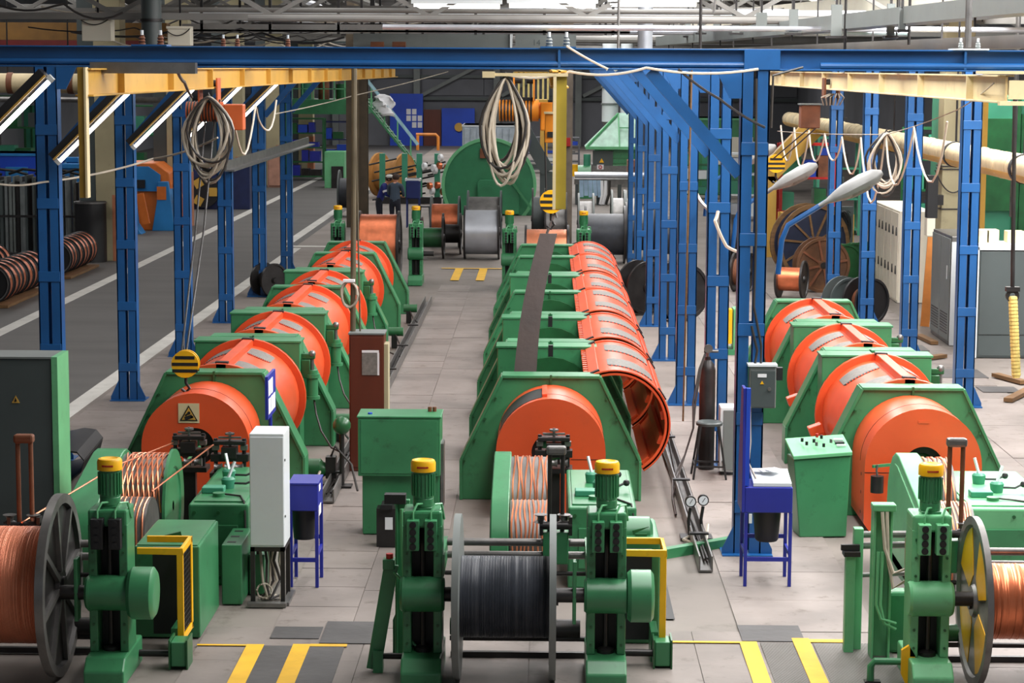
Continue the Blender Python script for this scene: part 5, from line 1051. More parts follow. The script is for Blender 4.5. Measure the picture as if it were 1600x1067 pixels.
bg_reel('dark reel lying by a blue roadway post, far left', 420, 440, 47.2, .37, .3, .2, dsteel, dsteel, ax=(1, -.9, 0))
for k, (px, Y, Rf, W, m) in enumerate(((945, 56.0, .74, .95, cable_black), (1000, 57.5, .74, .7, cable_black), (1046, 56.5, .7, .6, cable_black), (915, 59.5, .8, .35, steel), (965, 60.5, .82, .3, steel), (985, 61, .8, .25, steel), (868, 58.0, .85, .5, steel), (842, 60, .85, .3, dgrey), (1150, 55, .78, .35, dsteel))):
    bg_reel(('wide black cable reel in the distance beside the open covers', 'black cable reel behind the farthest blue posts', 'black cable reel seen between two middle blue posts', 'narrow grey reel behind the wide black reel', 'narrow grey reel with light flange behind black reels', 'thin grey reel beside the farthest blue post', 'grey steel reel beyond the shiny copper reel', 'thin dark reel beyond the hook block', 'dark reel with pale rim behind the second blue post')[k], px, 365, Y, Rf, W, Rf*.72, m, grey if k in (3, 4, 5) else dsteel)
bg_reel('dark disc reel leaning behind the fifth blue post', 1003, 480, 44.3, .55, .3, .3, cable_black, dsteel, ax=(.75, -1, 0))
bg_reel('dark green disc reel between the third and fourth blue posts', 1060, 478, 43.2, .58, .35, .3, dgreen, dsteel, ax=(.55, -1, 0))
bg_reel('brownish reel standing beside the second blue post', 1160, 420, 49.0, .44, .3, .3, rust, dsteel, ax=(1, -.35, 0))
bg_reel('large dark blue spoked reel at the back of the right aisle', 1265, 380, 51.5, .92, .4, .5, dsteel, mat('dark blue reel paint', (34, 40, 62), .5), ax=(.35, -1, 0), spokes=10, rimm=wood)
bg_reel('rusty brown spoked reel in front of the dark blue spoked one', 1283, 412, 49.0, .62, .3, .35, rust, mat('rusty brown reel', (96, 62, 36), .6, var=.5, scale=3), ax=(.15, -1, 0), spokes=8, rimm=rust)
bg_reel('copper reel with dark end disc beside the rusty spoked reel', 1237, 432, 47.6, .42, .5, .26, copper, dsteel, ax=(1, -.35, 0))
bg_reel('dark grey disc reel in front of the third outer post', 1322, 465, 43.6, .43, .35, .22, rust, dgrey, ax=(.3, -1, 0))
bg_reel('black reel with rusty core right of the third outer post', 1352, 490, 42.8, .46, .3, .24, rust, black, ax=(.75, -1, 0))
for k, px in enumerate((1318, 1334, 1350, 1366)):
    bg_reel('dark green reel in the row behind the spoked reels, %s' % ('leftmost', 'second from left', 'third from left', 'rightmost')[k], px, 430, 50.2+.35*k, .5, .06, .3, dsteel, dgreen, ax=(.5, -1, 0))
# ------------------------------------------------------------------ right side: cabinets, column, pipe, odds and ends
for k in range(4):
    y0 = 46.7+k*.98; t = thing('white_cabinet', 'tall white switchgear cabinet by the right wall, %s from the camera' % side[k], 'cabinet', (7.9, y0, 0), 0, 'white switchgear row')
    B().box(7.57, 8.3, y0, y0+.965, .012, 1.98).ob('body', offwhite, t, smooth=False, bevel=.008)
    for j in range(2): 
        q = B().box(7.55, 7.57, y0+.03+.46*j, y0+.47+.46*j, .06, 1.94).ob('door', offwhite, t, smooth=False, bevel=.006)
        for z in (.62, 1.45): B().prism([(y0+.15+.46*j, z), (y0+.27+.46*j, z), (y0+.21+.46*j, z+.18)], 'x', 7.53, 7.55).ob('handle', black, q, smooth=False)
t = thing('concrete_column', 'beige concrete column behind the grey cabinets', 'column', (8.25, 44.2, 0)); B().box(7.96, 8.55, 44, 44.6, 0, 8.5).ob('shaft', beige, t, smooth=False, bevel=.02)
for z in (3.0, 3.06, 2.2): B().box(7.94, 8.57, 43.98, 44.62, z, z+.025).ob('cable_band', dhose, t, smooth=False)
B().tube(catenary((7.8, 43.9, 3.0), (8.5, 43.9, 2.9), .4), .015).ob('cable', dhose, t)
t = thing('wall_box', 'narrow black fuse box on the beige concrete column', 'box', (7.75, 43.6, 1.7)); B().box(7.62, 7.82, 43.6, 43.9, 2.05, 2.9).ob('body', black, t, smooth=False); B().box(7.62, 7.78, 43.6, 43.9, 1.7, 2.05).ob('lower_box', offwhite, t, smooth=False); B().box(7.82, 7.97, 43.8, 44.1, 2.3, 2.5).ob('bracket', dsteel, t)
tag(B().bar((7.42, 42.4, .012), (7.55, 42.6, 1.75), .17, .05).ob('plank', mat('orange plank', (206, 130, 60), .7, var=.2)), 'orange timber plank standing against the switchgear', 'plank')
t = thing('grey_cabinet', 'tall grey perforated cabinet edge-on beside the beige column', 'cabinet', (7.7, 39.5, 0)); B().box(7.36, 8.1, 39.5, 41.4, .012, 2.0).ob('body', steel, t, smooth=False, bevel=.01)
for j in range(2): 
    B().box(7.34, 7.36, 39.55+.93*j, 40.45+.93*j, .08, 1.95).ob('door', grey, t, smooth=False, bevel=.006)
    b = B()
    for i in range(8): b.box(7.335, 7.34, 39.65+.93*j, 40.35+.93*j, .2+.05*i, .222+.05*i)
    q = b.ob('vent_slots', dsteel, t, smooth=False); q['kind'] = 'stuff'
B().box(7.36, 7.56, 39.47, 39.5, .012, 1.9).ob('white_edge', white, t, smooth=False); B().box(7.33, 7.34, 39.75, 39.8, 1.2, 1.45).ob('handle', white, t)
t = thing('grey_cabinet', 'wide dark grey steel cabinet at the right edge', 'cabinet', (8.6, 37.8, 0)); B().box(7.52, 10.2, 37.8, 38.6, .012, 1.9).ob('body', dgrey, t, smooth=False, bevel=.01)
for j in range(2): B().box(7.55+1.32*j, 8.84+1.32*j, 37.78, 37.8, .42, 1.87).ob('panel', dgrey, t, smooth=False, bevel=.006)
B().box(7.5, 10.2, 37.76, 38.6, 1.9, 2.0).ob('top_rail', white, t, smooth=False); B().box(7.55, 10.16, 37.785, 37.8, .05, .4).ob('plinth', dgrey, t, smooth=False)
B().box(7.44, 7.52, 37.76, 37.82, .012, 1.95).ob('white_edge', white, t, smooth=False)
for k, (px0, px1, py0, py1) in enumerate(((1528, 1545, 342, 362), (1540, 1560, 352, 372), (1572, 1600, 360, 378))):
    a, b2 = P(px0, py1, 38.2), P(px1, py0, 38.2); tag(B().box(a.x, b2.x, 38.1, 38.4, 2.0, 2.0+(b2.z-a.z)).ob('carton', cream, smooth=False, bevel=.01), ('small cream carton on the dark grey cabinet by outer post', 'second cream carton on the dark grey cabinet', 'wide cream carton on the grey cabinet at the right edge')[k], 'box')
t = thing('green_machine', 'big dark green machine housing behind the grey cabinets, right edge', 'machine', (11, 50, 0)); B().box(9.3, 13, 50, 53, 0, 4.4).ob('housing', teal, t, smooth=False, bevel=.03); B().box(9.6, 10.6, 49.9, 50, 1.8, 3.9).ob('recess', dgreen, t); B().box(10.8, 12.4, 49.9, 50, .5, 4).ob('door', dgreen, t)
for x in (9.4, 10.7, 12.6): B().box(x-.07, x+.07, 49.85, 49.95, 0, 4.4).ob('rib', dgreen, t)
tag(B().box(9.15, 9.25, 46, 46.08, .0, 4.6).ob('yellow_pole', ochre), 'slim ochre pole with black bands near the right wall', 'pole')
tag(B().cyl((9.6, 45, 2), (9.6, 45, 8.5), .05).ob('drop_pipe', steel), 'grey drop pipe near the right edge', 'pipe')
t = thing('insulated_pipe', 'thick cream and yellow insulated pipe slanting along the right aisle', 'pipe', (7.3, 27, 3.5))
L0, L1 = 12.0, 66.0; z0 = 3.50; b = B().cyl((7.3, L0, z0), (7.3, L1, z0), .21, n=24); b.ob('lagging', pipeins, t)
for i in range(64): y = L0+(L1-L0)*i/64; B().ring((7.3, y, z0), (0, 1, .08*((i % 3)-1)), .205, .216, .1, 20).ob('wrap_band', pipeins, t)
for y in (18.0, 24.0, 29.2, 33.4, 39, 46): B().ring((7.3, y, z0), (0, 1, 0), .2, .235, .14, 20).ob('clamp', black, t); B().cyl((7.3, y+.07, z0+.2), (7.3, y+.07, 8.5), .02, n=6).ob('hanger', dsteel, t)
B().sector((7.3, z0), L0, L1, .2105, .218, 200, 330, 10).ob('yellow_underside', ochre, t)
t = thing('insulated_pipe', 'brownish insulated pipe crossing behind the left concrete column', 'pipe', (-13, 57, 4.5)); B().cyl((-17.0, 57.5, 4.52), (-11.2, 57.5, 4.52), .26, n=18).ob('lagging', pipeins, t); B().cyl((-17, 57.3, 4.1), (-9.5, 57.3, 4.1), .08).ob('small_pipe', steel, t)
for x in (-16, -14.2, -12.6): B().ring((x, 57.5, 4.52), (1, 0, 0), .25, .28, .15, 16).ob('band', rust, t); B().cyl((x, 57.5, 4.7), (x, 57.5, 8.5), .02, n=6).ob('hanger', dsteel, t)
t = thing('ochre_boom', 'slanting ochre boom of a jib in the right background', 'boom', (6.5, 60, 2)); a, b2 = P(1195, 275, 58.3), P(1275, 195, 58.3); B().bar(a, b2, .55, .4, (0, 1, 0)).ob('boom', ochre, t); B().box(a.x-.2, a.x+.3, 58.1, 58.5, 0, a.z).ob('mast', ochre, t); B().box(b2.x-.3, b2.x+.8, 58.1, 58.5, b2.z-.1, b2.z+.2).ob('head', dsteel, t)
def shelf_unit(label, px0, px1, py0, Y, m, n=3, contents=True, name='storage_rack', cat='rack', dep=.8, pal=None):
    a = P(px0, 200, Y); b2 = P(px1, py0, Y); t = thing(name, label, cat, ((a.x+b2.x)/2, Y, 0)); h = b2.z
    for x in (a.x, b2.x):
        for y in (Y, Y+dep): B().box(x-.04, x+.04, y-.04, y+.04, 0, h).ob('upright', m, t, smooth=False)
    for i in range(n):
        z = .15+(h-.2)*i/(n-1); B().box(a.x, b2.x, Y, Y+dep, z, z+.06).ob('shelf', m, t, smooth=False)
        if contents and i < n-1:
            x = a.x+.05
            while x < b2.x-.35:
                w_ = R.uniform(.25, .6); hh = R.uniform(.3, .85)*(h/(n-1)-.1)
                if R.random() < .85: B().box(x, min(x+w_, b2.x-.05), Y+.05, Y+dep-.1, z+.06, z+.06+hh).ob('stored_part', R.choice(pal or (dgreen, dsteel, teal, bblue, rust, dgrey)), t, smooth=False)
                x += w_+.06
    return t
shelf_unit('ochre workbench rack with dark clutter behind the spoked reels', 1226, 1332, 335, 54, ochre, 3)
shelf_unit('dark rack of parts with red uprights in the right background', 1222, 1305, 225, 60, redm, 4)
shelf_unit('green rack of machine parts behind the white switchgear', 1280, 1345, 215, 66, teal, 4)
shelf_unit('tall dark rack of green parts behind the cream monorail', 1420, 1500, 200, 58, dgreen, 5)
shelf_unit('wide pale rack far behind the second arm lamp', 1140, 1215, 240, 72, white, 4, pal=(white, alu, offwhite, teal))
t = thing('cable_heap', 'tangled dark cable heap hanging on the ochre workbench', 'cable', (6.9, 53.6, .7)); q0 = P(1318, 352, 53.6)
for k in range(7): B().tube([(q0.x+.14*math.cos(a*.5+k)+.01*k, 53.6+.02*k, q0.z+.35*math.sin(a*.5+k*.4)) for a in range(13)], .025).ob('loop', black, t)
B().box(q0.x-.25, q0.x+.25, 53.7, 53.9, 0, q0.z+.45).ob('backboard', dgrey, t)
# pits and loose planks in the right aisle
for x0, px, py, w_, d_ in ((0, 1500, 585, .75, .5), (0, 1425, 545, .5, .4), (0, 1560, 610, .6, .3)):
    g = G(px, py); B().box(g.x-w_/2, g.x+w_/2, g.y-d_, g.y+d_, .012, .02).ob('pit_shade_plate', slabd, floor, label='flat dark plate painting the shade of an open pit')  # dark plates painted as the shade of open pit slots
for k, (p, q) in enumerate((((1430, 566), (1475, 560)), ((1555, 590), (1600, 602)), ((1575, 630), (1610, 612)), ((1460, 540), (1435, 528)))):
    a, b2 = G(*p), G(*q); tag(B().bar(a+Vector((0, 0, .05)), b2+Vector((0, 0, .05)), .14, .06).ob('plank', wood), ('grey timber plank lying before the grey cabinet door', 'short timber plank lying by the rope bound hose', 'timber plank lying at the right edge of the floor', 'short timber plank lying beside the white switchgear')[k], 'plank')
# ------------------------------------------------------------------ left side: copper spools, steel bars, columns, machines
cs = thing('copper_spool', 'copper spool', 'spool', (0, 0, 0), 0, 'copper spools on the left floor', world=False)
for sy in (-1, 1): B().lathe((0, sy*.12, .42), (0, sy, 0), [(0, .1), (0, .41), (.012, .42), (.02, .42), (.03, .41), (.03, .36), (.015, .34), (.015, .1)], 32).ob('flange', black, cs)
B().lathe((0, 0, .42), (0, 1, 0), [(-.12, .1), (-.12, .40), (-.06, .408), (0, .40), (.06, .408), (.12, .40), (.12, .1)], 32).ob('copper_wire', copper, cs); B().lathe((0, -.15, .42), (0, 1, 0), [(0, .001), (0, .12), (.01, .12), (.01, .001)], 18).ob('hub', dsteel, cs); B().ring((0, -.168, .42), (0, 1, 0), .36, .385, .012, 28).ob('rim_ring', steel, cs)
first = True; nums = ('one', 'two', 'three', 'four', 'five', 'six', 'seven', 'eight', 'nine')
for x0, y0, n, nm in ((-11.5, 44.8, 8, 'roadside near'), (-11.55, 51.0, 7, 'roadside far'), (-12.75, 46.2, 9, 'inner')):
    for k in range(n):
        lab = 'black spool of copper wire, %s row beside the roadway, number %s counting away' % (nm, nums[k]); loc = (x0+R.uniform(-.03, .03), y0+.44*k, .07)
        if first: cs.location = loc; cs['label'] = lab; first = False
        else: dup(cs, loc, lab, R.uniform(-.04, .04))
    tag(B().box(x0-.4, x0+.4, y0-.3, y0+.44*n-.1, .012, .07).ob('pallet_board', wood), 'timber pallet board under the %s row of copper spools' % nm, 'pallet')
t = thing('bar_rack', 'rack of upright galvanised steel bars behind the copper spools', 'rack', (-13.6, 57.5, 0))
for k in range(44):
    x = -16.4+.097*k; B().box(x, x+R.uniform(.04, .085), 57.3+R.uniform(0, .5), 57.9+R.uniform(0, .3), .05, 2.0+R.uniform(-.12, .1)).ob('steel_bar', R.choice((mat('galvanised bar', (128, 134, 134), .4, metal=.2, var=.3), dgrey, MATS['galvanised bar'], dsteel, grey)), t, smooth=False)
B().box(-16.5, -12.0, 57.2, 57.25, 1.0, 1.06).box(-16.5, -12.0, 58.4, 58.45, 1.0, 1.06).ob('retaining_rail', dsteel, t); B().box(-16.5, -12.0, 57.2, 58.5, .0, .05).ob('base', dsteel, t)
for k in range(6): B().tube([(-16.4+.7*k, 57.8, 2.12), (-16+.7*k, 57.7, 2.25), (-15.6+.7*k, 57.9, 2.2), (-15.2+.7*k, 57.8, 2.1)], .04).ob('loose_hose', black, t)
def bcolumn(label, x, y, wrap=False):
    t = thing('concrete_column', label, 'column', (x, y, 0)); B().box(x-.2, x+.5, y-.35, y+.35, 0, 8.5).ob('shaft', beige, t, smooth=False, bevel=.02)
    B().box(x-.62, x-.2, y-.3, y+.3, 0, 8.5).ob('dark_side_box', dgrey, t, smooth=False); B().box(x+.22, x+.51, y-.36, y+.36, .0, 1.7).ob('painted_base', mat('terracotta paint', (176, 112, 80), .7, var=.2), t, smooth=False)  # dark grey box makes the left side of the column darker
    if wrap: B().cyl((x-.3, y-.55, .0), (x-.3, y-.55, 1.55), .4, n=20).ob('black_wrapping', black, t); B().ring((x-.3, y-.55, 1.5), (0, 0, 1), .39, .42, .04, 20).ob('band', steel, t)
bcolumn('concrete column with black wrapped foot behind the steel bars', -11.35, 56, True)
for k, y in enumerate((68, 80, 92, 104)): bcolumn('concrete column along the far roadway, %s beyond the wrapped one' % ('first', 'second', 'third', 'fourth')[k], -11.6, y)
def block(name, label, cat, px0, px1, py0, py1, Y, dep, m, trim=None, ground=False, parts=()):
    a, b2 = P(px0, py1, Y), P(px1, py0, Y); z0 = 0.0 if ground else a.z
    t = thing(name, label, cat, ((a.x+b2.x)/2, Y, z0)); B().box(a.x, b2.x, Y, Y+dep, z0, b2.z).ob('body', m, t, smooth=False, bevel=.02)
    if trim: B().box(a.x-.02, b2.x+.02, Y-.03, Y+dep, b2.z-.08, b2.z).ob('top_edge', trim, t, smooth=False)
    for nm, u0, u1, v0, v1, pm in parts:
        B().box(a.x+(b2.x-a.x)*u0, a.x+(b2.x-a.x)*u1, Y-.06, Y, z0+(b2.z-z0)*v0, z0+(b2.z-z0)*v1).ob(nm, pm, t, smooth=False, bevel=.01)
    return t
block('blue_machine', 'long bright blue machine bed behind the steel bars', 'machine', -60, 78, 240, 275, 70, 2, bblue, lblue, True, (('panel', .5, .75, .55, .8, lblue), ('panel', .05, .3, .5, .8, lblue), ('notice', .88, .95, .62, .8, paper)))
for k, (x0, x1, y0) in enumerate(((82, 103, 243), (104, 122, 246), (124, 150, 240), (96, 130, 256))):
    block('blue_crate', 'light blue crate behind the steel bars, %s' % ('leftmost', 'second from the left', 'the tallest at right', 'low one in front')[k], 'crate', x0, x1, y0, 280, 72-k*.5, .42, lblue if k % 2 else mat('pale blue paint', (130, 185, 215), .5), None, True, (('lid', 0, 1, .92, 1.0, lblue), ('latch', .4, .6, .75, .85, dgrey)))
t = thing('wire_drawing_machine', 'orange and light blue machine with slanted housing beside the far roadway', 'machine', (-12, 65, 0))
B().prism([(-13.4, 0), (-11.6, 0), (-11.45, 1.4), (-11.5, 1.75), (-11.9, 2.05), (-13.4, 2.05)], 'y', 66.2, 68.2).ob('housing', mat('machine orange', (214, 112, 40), .5, var=.15), t, smooth=False, bevel=.03); B().prism([(-13.2, 1.2), (-11.75, 1.2), (-11.75, 1.7), (-12.1, 1.95), (-13.2, 1.95)], 'y', 66.1, 66.2).ob('blue_hood', lblue, t, smooth=False); B().box(-13, -12.2, 66.0, 66.1, 1.3, 1.55).ob('window', black, t)
for k, x in enumerate((-12.45, -11.55)):
    y = 64.6+1.4*k; B().prism([(x-.45, 0), (x+.4, 0), (x+.2, .3), (x+.15, .85), (x+.05, 1.5), (x-.25, 1.5), (x-.3, .85)], 'y', y, y+.7).ob('blue_stand', lblue, t, smooth=False, bevel=.02); B().box(x-.28, x+.0, y-.02, y, .95, 1.35).ob('orange_plate', MATS['machine orange'], t, smooth=False); B().bar((x+.5, y+.2, .3), (x+.32, y+.2, 1.2), .22, .12, (0, 1, 0)).ob('orange_guard', MATS['machine orange'], t, smooth=False)
t = thing('wheel_machine', 'dark blue machine with a yellow quartered wheel far along the roadway', 'machine', (-11.3, 76, 0)); c = P(318, 312, 76); B().box(c.x-.5, c.x+1.6, 76.2, 77.5, 0, 1.7).ob('body', mat('navy machine', (28, 40, 84), .5), t, smooth=False, bevel=.02); q = B().lathe((c.x, 76, .62), (0, 1, 0), [(0, .001), (0, .55), (.15, .55), (.15, .001)], 24).ob('wheel', black, t)
for k in range(3): a = k*2.1; B().bar((c.x+.2*math.cos(a), 75.98, .62+.2*math.sin(a)), (c.x+.5*math.cos(a), 75.98, .62+.5*math.sin(a)), .3, .03, (0, 1, 0)).ob('yellow_blade', ochre, q, smooth=False)
shelf_unit('dark storage rack crowded with green parts, far left', -20, 60, 150, 84, dgreen, 4)
shelf_unit('dark rack with ochre shelf behind the second roadway post', 200, 270, 165, 82, dgreen, 4)
shelf_unit('tall dark green rack left of the steel column', 452, 505, 185, 96, dgreen, 5, pal=(dgreen, dblue, dsteel, bblue))
shelf_unit('dark blue rack under the mezzanine', 505, 545, 190, 98, mat('navy machine', (28, 40, 84), .5), 4, pal=(bblue, dblue, dgreen))
block('green_partition', 'bright teal panel wall behind the far left racks', 'panel', -14, 75, 165, 270, 100, .3, teal, None, True, (('rib', .3, .33, 0, 1, dgreen), ('rib', .7, .73, 0, 1, dgreen), ('door', .4, .62, 0, .7, dgreen)))
block('green_unit', 'small pale green machine with a dark wheel beyond the roadway', 'machine', 507, 538, 237, 275, 90, 1.2, pale_lit_green, None, True, (('wheel', .35, .95, .0, .6, dsteel),))
block('pink_cabinet', 'pinkish brown tall cabinet between far roadway columns', 'cabinet', 418, 442, 232, 285, 90.2, .8, mat('pinkish paint', (176, 130, 110), .6), None, True, (('door', .1, .9, .05, .95, MATS['pinkish paint']),))
block('leaning_board', 'dark brown panel leaning by the far roadway post', 'panel', 368, 385, 255, 315, 78.6, .3, brown, None, True, (('edge', .85, 1, 0, 1, wood),))
t = thing('red_cylinder', 'slim red cylinder standing by the brown panel', 'cylinder', (-10.6, 79, 0)); c = P(389, 300, 79); B().lathe((c.x, 79, 0), (0, 0, 1), [(0, .001), (0, .11), (1.3, .11), (1.4, .05), (1.45, .05), (1.45, .001)], 16).ob('bottle', redm, t); B().cyl((c.x, 79, 1.45), (c.x, 79, 1.52), .03).ob('valve', steel, t)
# steel building column
t = thing('steel_column', 'dark brown riveted steel column left of the green housing', 'column', (-6.0, 68, 0)); m_ = mat('weathered column paint', (78, 66, 50), .6, var=.3)
B().box(-6.25, -5.6, 68, 68.06, 0, 8.5).box(-6.25, -5.6, 68.5, 68.56, 0, 8.5).box(-5.95, -5.9, 68.06, 68.5, 0, 8.5).ob('i_section', m_, t, smooth=False); B().box(-5.98, -5.85, 67.95, 68.0, 0, 8.5).ob('cover_strip', mat('weathered light strip', (104, 90, 68), .6), t, smooth=False)
# mezzanine and stair
t = thing('mezzanine', 'green mezzanine deck with railing far behind the left machine', 'platform', (-9, 98, 0)); a, b2 = P(440, 178, 98), P(572, 156, 98)
B().box(a.x, b2.x, 98, 102, a.z, b2.z).ob('deck', green, t, smooth=False)
for k in range(9): x = a.x+(b2.x-a.x)*k/8; B().box(x-.03, x+.03, 98, 98.06, b2.z, b2.z+1.0).ob('rail_post', pale_lit_green, t, smooth=False)
for z in (.5, 1.0): B().box(a.x, b2.x, 98, 98.05, b2.z+z-.04, b2.z+z).ob('rail', pale_lit_green, t, smooth=False)
for x in (a.x+.2, b2.x-.2): B().box(x-.12, x+.12, 98.1, 98.4, 0, a.z).ob('leg', green, t, smooth=False)
for k in range(3): B().cyl((a.x+1+.8*k, 99, b2.z), (a.x+1+.8*k, 99, b2.z+.7+.2*(k % 2)), .25, n=12).ob('drum', (teal, rust, dgreen)[k], t)
t = thing('staircase', 'steep green staircase with pale handrail coming down from the mezzanine', 'stairs', (-6.5, 97, 0)); a, b2 = P(570, 158, 97), P(652, 262, 97)
for s in (0, 1.0): B().bar((a.x, 97+s, a.z), (b2.x, 97+s, max(.05, b2.z)), .08, .62, (0, 1, 0)).ob('stringer', green, t, smooth=False); B().bar((a.x, 97+s, a.z+1.0), (b2.x, 97+s, max(.05, b2.z)+1.0), .07, .07, (0, 1, 0)).ob('handrail', mat('pale rail', (160, 200, 214), .4), t, smooth=False)
for k in range(14): f = (k+.5)/14; x = a.x+(b2.x-a.x)*f; z = a.z+(max(.05, b2.z)-a.z)*f; B().box(x-.13, x+.13, 97.04, 97.96, z-.02, z+.02).ob('tread', green, t, smooth=False)
for k in range(4): f = (k+.5)/4; x = a.x+(b2.x-a.x)*f; z = a.z+(max(.05, b2.z)-a.z)*f; B().box(x-.03, x+.03, 96.98, 97.04, z, z+1.0).ob('baluster', pale_lit_green, t, smooth=False)
c = P(598, 160, 96.5); t = thing('white_rags', 'crumpled white sheeting over the staircase railing', 'sheet', (c.x, 96.5, c.z-.5))
vs = []; fs = []; n = 9
for i in range(n):
    for j in range(n):
        u, v = i/(n-1), j/(n-1); vs.append((c.x-.42+.85*u+.12*math.sin(9*v+i), 96.88+.16*math.sin(7*u+3*v)+.1*R.random(), c.z-.45+.75*v*(1-.3*abs(u-.5))-.3*u*(1-v)+.1*R.random()))
for i in range(n-1):
    for j in range(n-1): fs.append((i*n+j, i*n+j+1, (i+1)*n+j+1, (i+1)*n+j))
o = B().add(vs, fs).ob('sheeting', paper, t); md = o.modifiers.new('thick', 'SOLIDIFY'); md.thickness = .04
# big green round topped housing
t = thing('round_housing', 'large green housing with a rounded top and cover plate, centre distance', 'machine', (-1.95, 74, 0)); c = P(764, 300, 74); r = 72/3400*74
poly = [(c.x+r*math.cos(pi*k/28), 1.02+r*math.sin(pi*k/28)) for k in range(29)]+[(c.x-r, 0), (c.x+r, 0)]
B().prism(poly, 'y', 74, 75.4).ob('housing', mat('deep green housing paint', (46, 122, 82), .4, var=.15), t, bevel=.02); hm = MATS['deep green housing paint']
B().ring((c.x, 73.96, 1.02), (0, 1, 0), r-.06, r+.05, .14, 44, -0.0, 2*pi).ob('rim', pale_lit_green, t)
p0, p1 = P(746, 328, 73.9), P(798, 281, 73.9); B().prism([(p0.x, .05), (p1.x+.3, .05), (p1.x+.3, p1.z-.5), (p1.x, p1.z-.1), (p1.x-.1, p1.z), (p0.x+.08, p1.z), (p0.x, p1.z-.1)], 'y', 73.8, 74).ob('cover_plate', hm, t, bevel=.02)
q = P(761, 303, 73.8); B().ring((q.x, 73.74, q.z), (0, 1, 0), .2, .29, .06, 28).cyl((q.x, 73.76, q.z), (q.x, 73.8, q.z), .2, n=24).ob('round_hatch', hm, t); B().bar((p1.x, 73.72, p1.z), (c.x+r, 73.72, .1), .08, .08, (0, 1, 0)).ob('brace', green, t)
p0, p1 = P(750, 247, 73.95), P(770, 232, 73.95); B().box(p0.x, p1.x, 73.9, 73.98, p0.z, p1.z).ob('amber_plate', rust, t)
# cage enclosure, rod machine, spool, workers' desk
block('white_enclosure', 'pale grey slatted enclosure behind the round green housing', 'enclosure', 722, 806, 196, 300, 112, 4, mat('pale grey slats', (176, 188, 198), .5), white, True, tuple(('slat', .04+.12*k, .13+.12*k, .1, .92, MATS['pale grey slats']) for k in range(8)))
t = thing('spool_rack', 'green stranding frame with dark rods and pink coils behind workers', 'machine', (-4.2, 80, 0))
for px in (597, 632, 655, 683): a = P(px, 240, 80); B().box(a.x-.1, a.x+.1, 80, 80.3, 0, a.z).ob('green_post', teal, t, smooth=False)
for k in range(26):
    a = P(R.uniform(592, 690), R.uniform(252, 318), 80.2); B().cyl(a+Vector((-.5, 0, -.1)), a+Vector((.5, .3, .12)), .035, n=6).ob('rod', dsteel, t)
for k in range(12):
    a = P(R.uniform(660, 700), R.uniform(246, 300), 79.9); B().lathe(a, (1, .6, 0), [(0, .02), (0, .13), (.12, .13), (.12, .02)], 12).ob('coil', copper if k % 2 else paper, t)
B().box(P(590, 0, 80).x, P(690, 0, 80).x, 79.9, 80.4, .0, .25).ob('base', dsteel, t)
t = thing('wooden_drum', 'big ochre wooden cable drum lying behind the workers', 'drum', (-6, 84, 0)); a = P(612, 250, 84); B().lathe((a.x, 84, .86), (.9, -.45, 0), [(-.6, .1), (-.6, .85), (-.5, .85), (-.5, .6), (.5, .6), (.5, .85), (.6, .85), (.6, .1)], 26).ob('drum', mat('ochre timber', (176, 124, 62), .7, var=.4, scale=2), t)
B().lathe((a.x, 84, .86), (.9, -.45, 0), [(.6, .01), (.6, .2), (.64, .2), (.64, .01)], 14).ob('hub', wood, t)
block('blue_cabinet', 'small navy blue cabinet on legs right of the workers', 'cabinet', 634, 656, 279, 311, 68, .5, mat('navy cabinet', (28, 44, 104), .5), white, False, (('door', .06, .94, .05, .9, MATS['navy cabinet']),))
t = bpy.data.objects['blue_cabinet']; a, b2 = P(634, 311, 68), P(656, 279, 68)
for x in (a.x+.03, b2.x-.03):
    for y in (68.03, 68.45): B().box(x-.02, x+.02, y-.02, y+.02, 0, a.z).ob('leg', MATS['navy cabinet'], t, smooth=False)
t = thing('stool', 'thin dark stool beside the navy blue cabinet', 'stool', (-3.8, 68, 0)); c = P(664, 300, 67.5)
B().cyl((c.x, 67.5, .68), (c.x, 67.5, .72), .18).ob('seat', dsteel, t)
for sx in (-1, 1):
    for sy in (-1, 1): B().bar((c.x+sx*.17, 67.5+sy*.17, 0), (c.x+sx*.13, 67.5+sy*.13, .68), .025, .025).ob('leg', dsteel, t)
# hood, ducts and machines behind the blue posts
t = thing('extraction_hood', 'pale green pyramid extraction hood behind the far blue posts', 'hood', (2.6, 92, 1.6)); Y = 92; a, b2, c, d_ = P(915, 231, Y), P(1000, 231, Y), P(967, 178, Y), P(1000, 178, Y)
B().add([(a.x, Y, a.z), (b2.x, Y, a.z), (b2.x, Y+3, a.z), (a.x, Y+3, a.z), (c.x, Y+.8, c.z), (d_.x, Y+.8, c.z), (d_.x, Y+2, c.z), (c.x, Y+2, c.z)], [(0, 1, 5, 4), (1, 2, 6, 5), (2, 3, 7, 6), (3, 0, 4, 7), (4, 5, 6, 7), (0, 3, 2, 1)]).ob('hood', mat('pale hood paint', (176, 214, 196), .45), t, smooth=False); hp = MATS['pale hood paint']
B().bar((a.x, Y-.03, a.z), (b2.x, Y-.03, a.z), .12, .12).bar((c.x, Y+.75, c.z), (a.x, Y-.03, a.z), .08, .08).bar((c.x, Y+.75, c.z), (P(968, 231, Y).x, Y-.03, a.z), .06, .06).bar((P(985, 200, Y).x, Y+.3, P(985, 200, Y).z), (P(968, 200, Y).x, Y+.3, P(985, 200, Y).z), .05, .05).ob('frame', pale_lit_green, t)
B().box(a.x+.4, b2.x, Y+.2, Y+3, .9, a.z).ob('lower_casing', pale_lit_green, t, smooth=False)
for k in range(4): B().box(P(961, 0, Y).x, b2.x, Y+.14, Y+.2, 1.0+.22*k, 1.16+.22*k).ob('louvre', green, t, smooth=False)
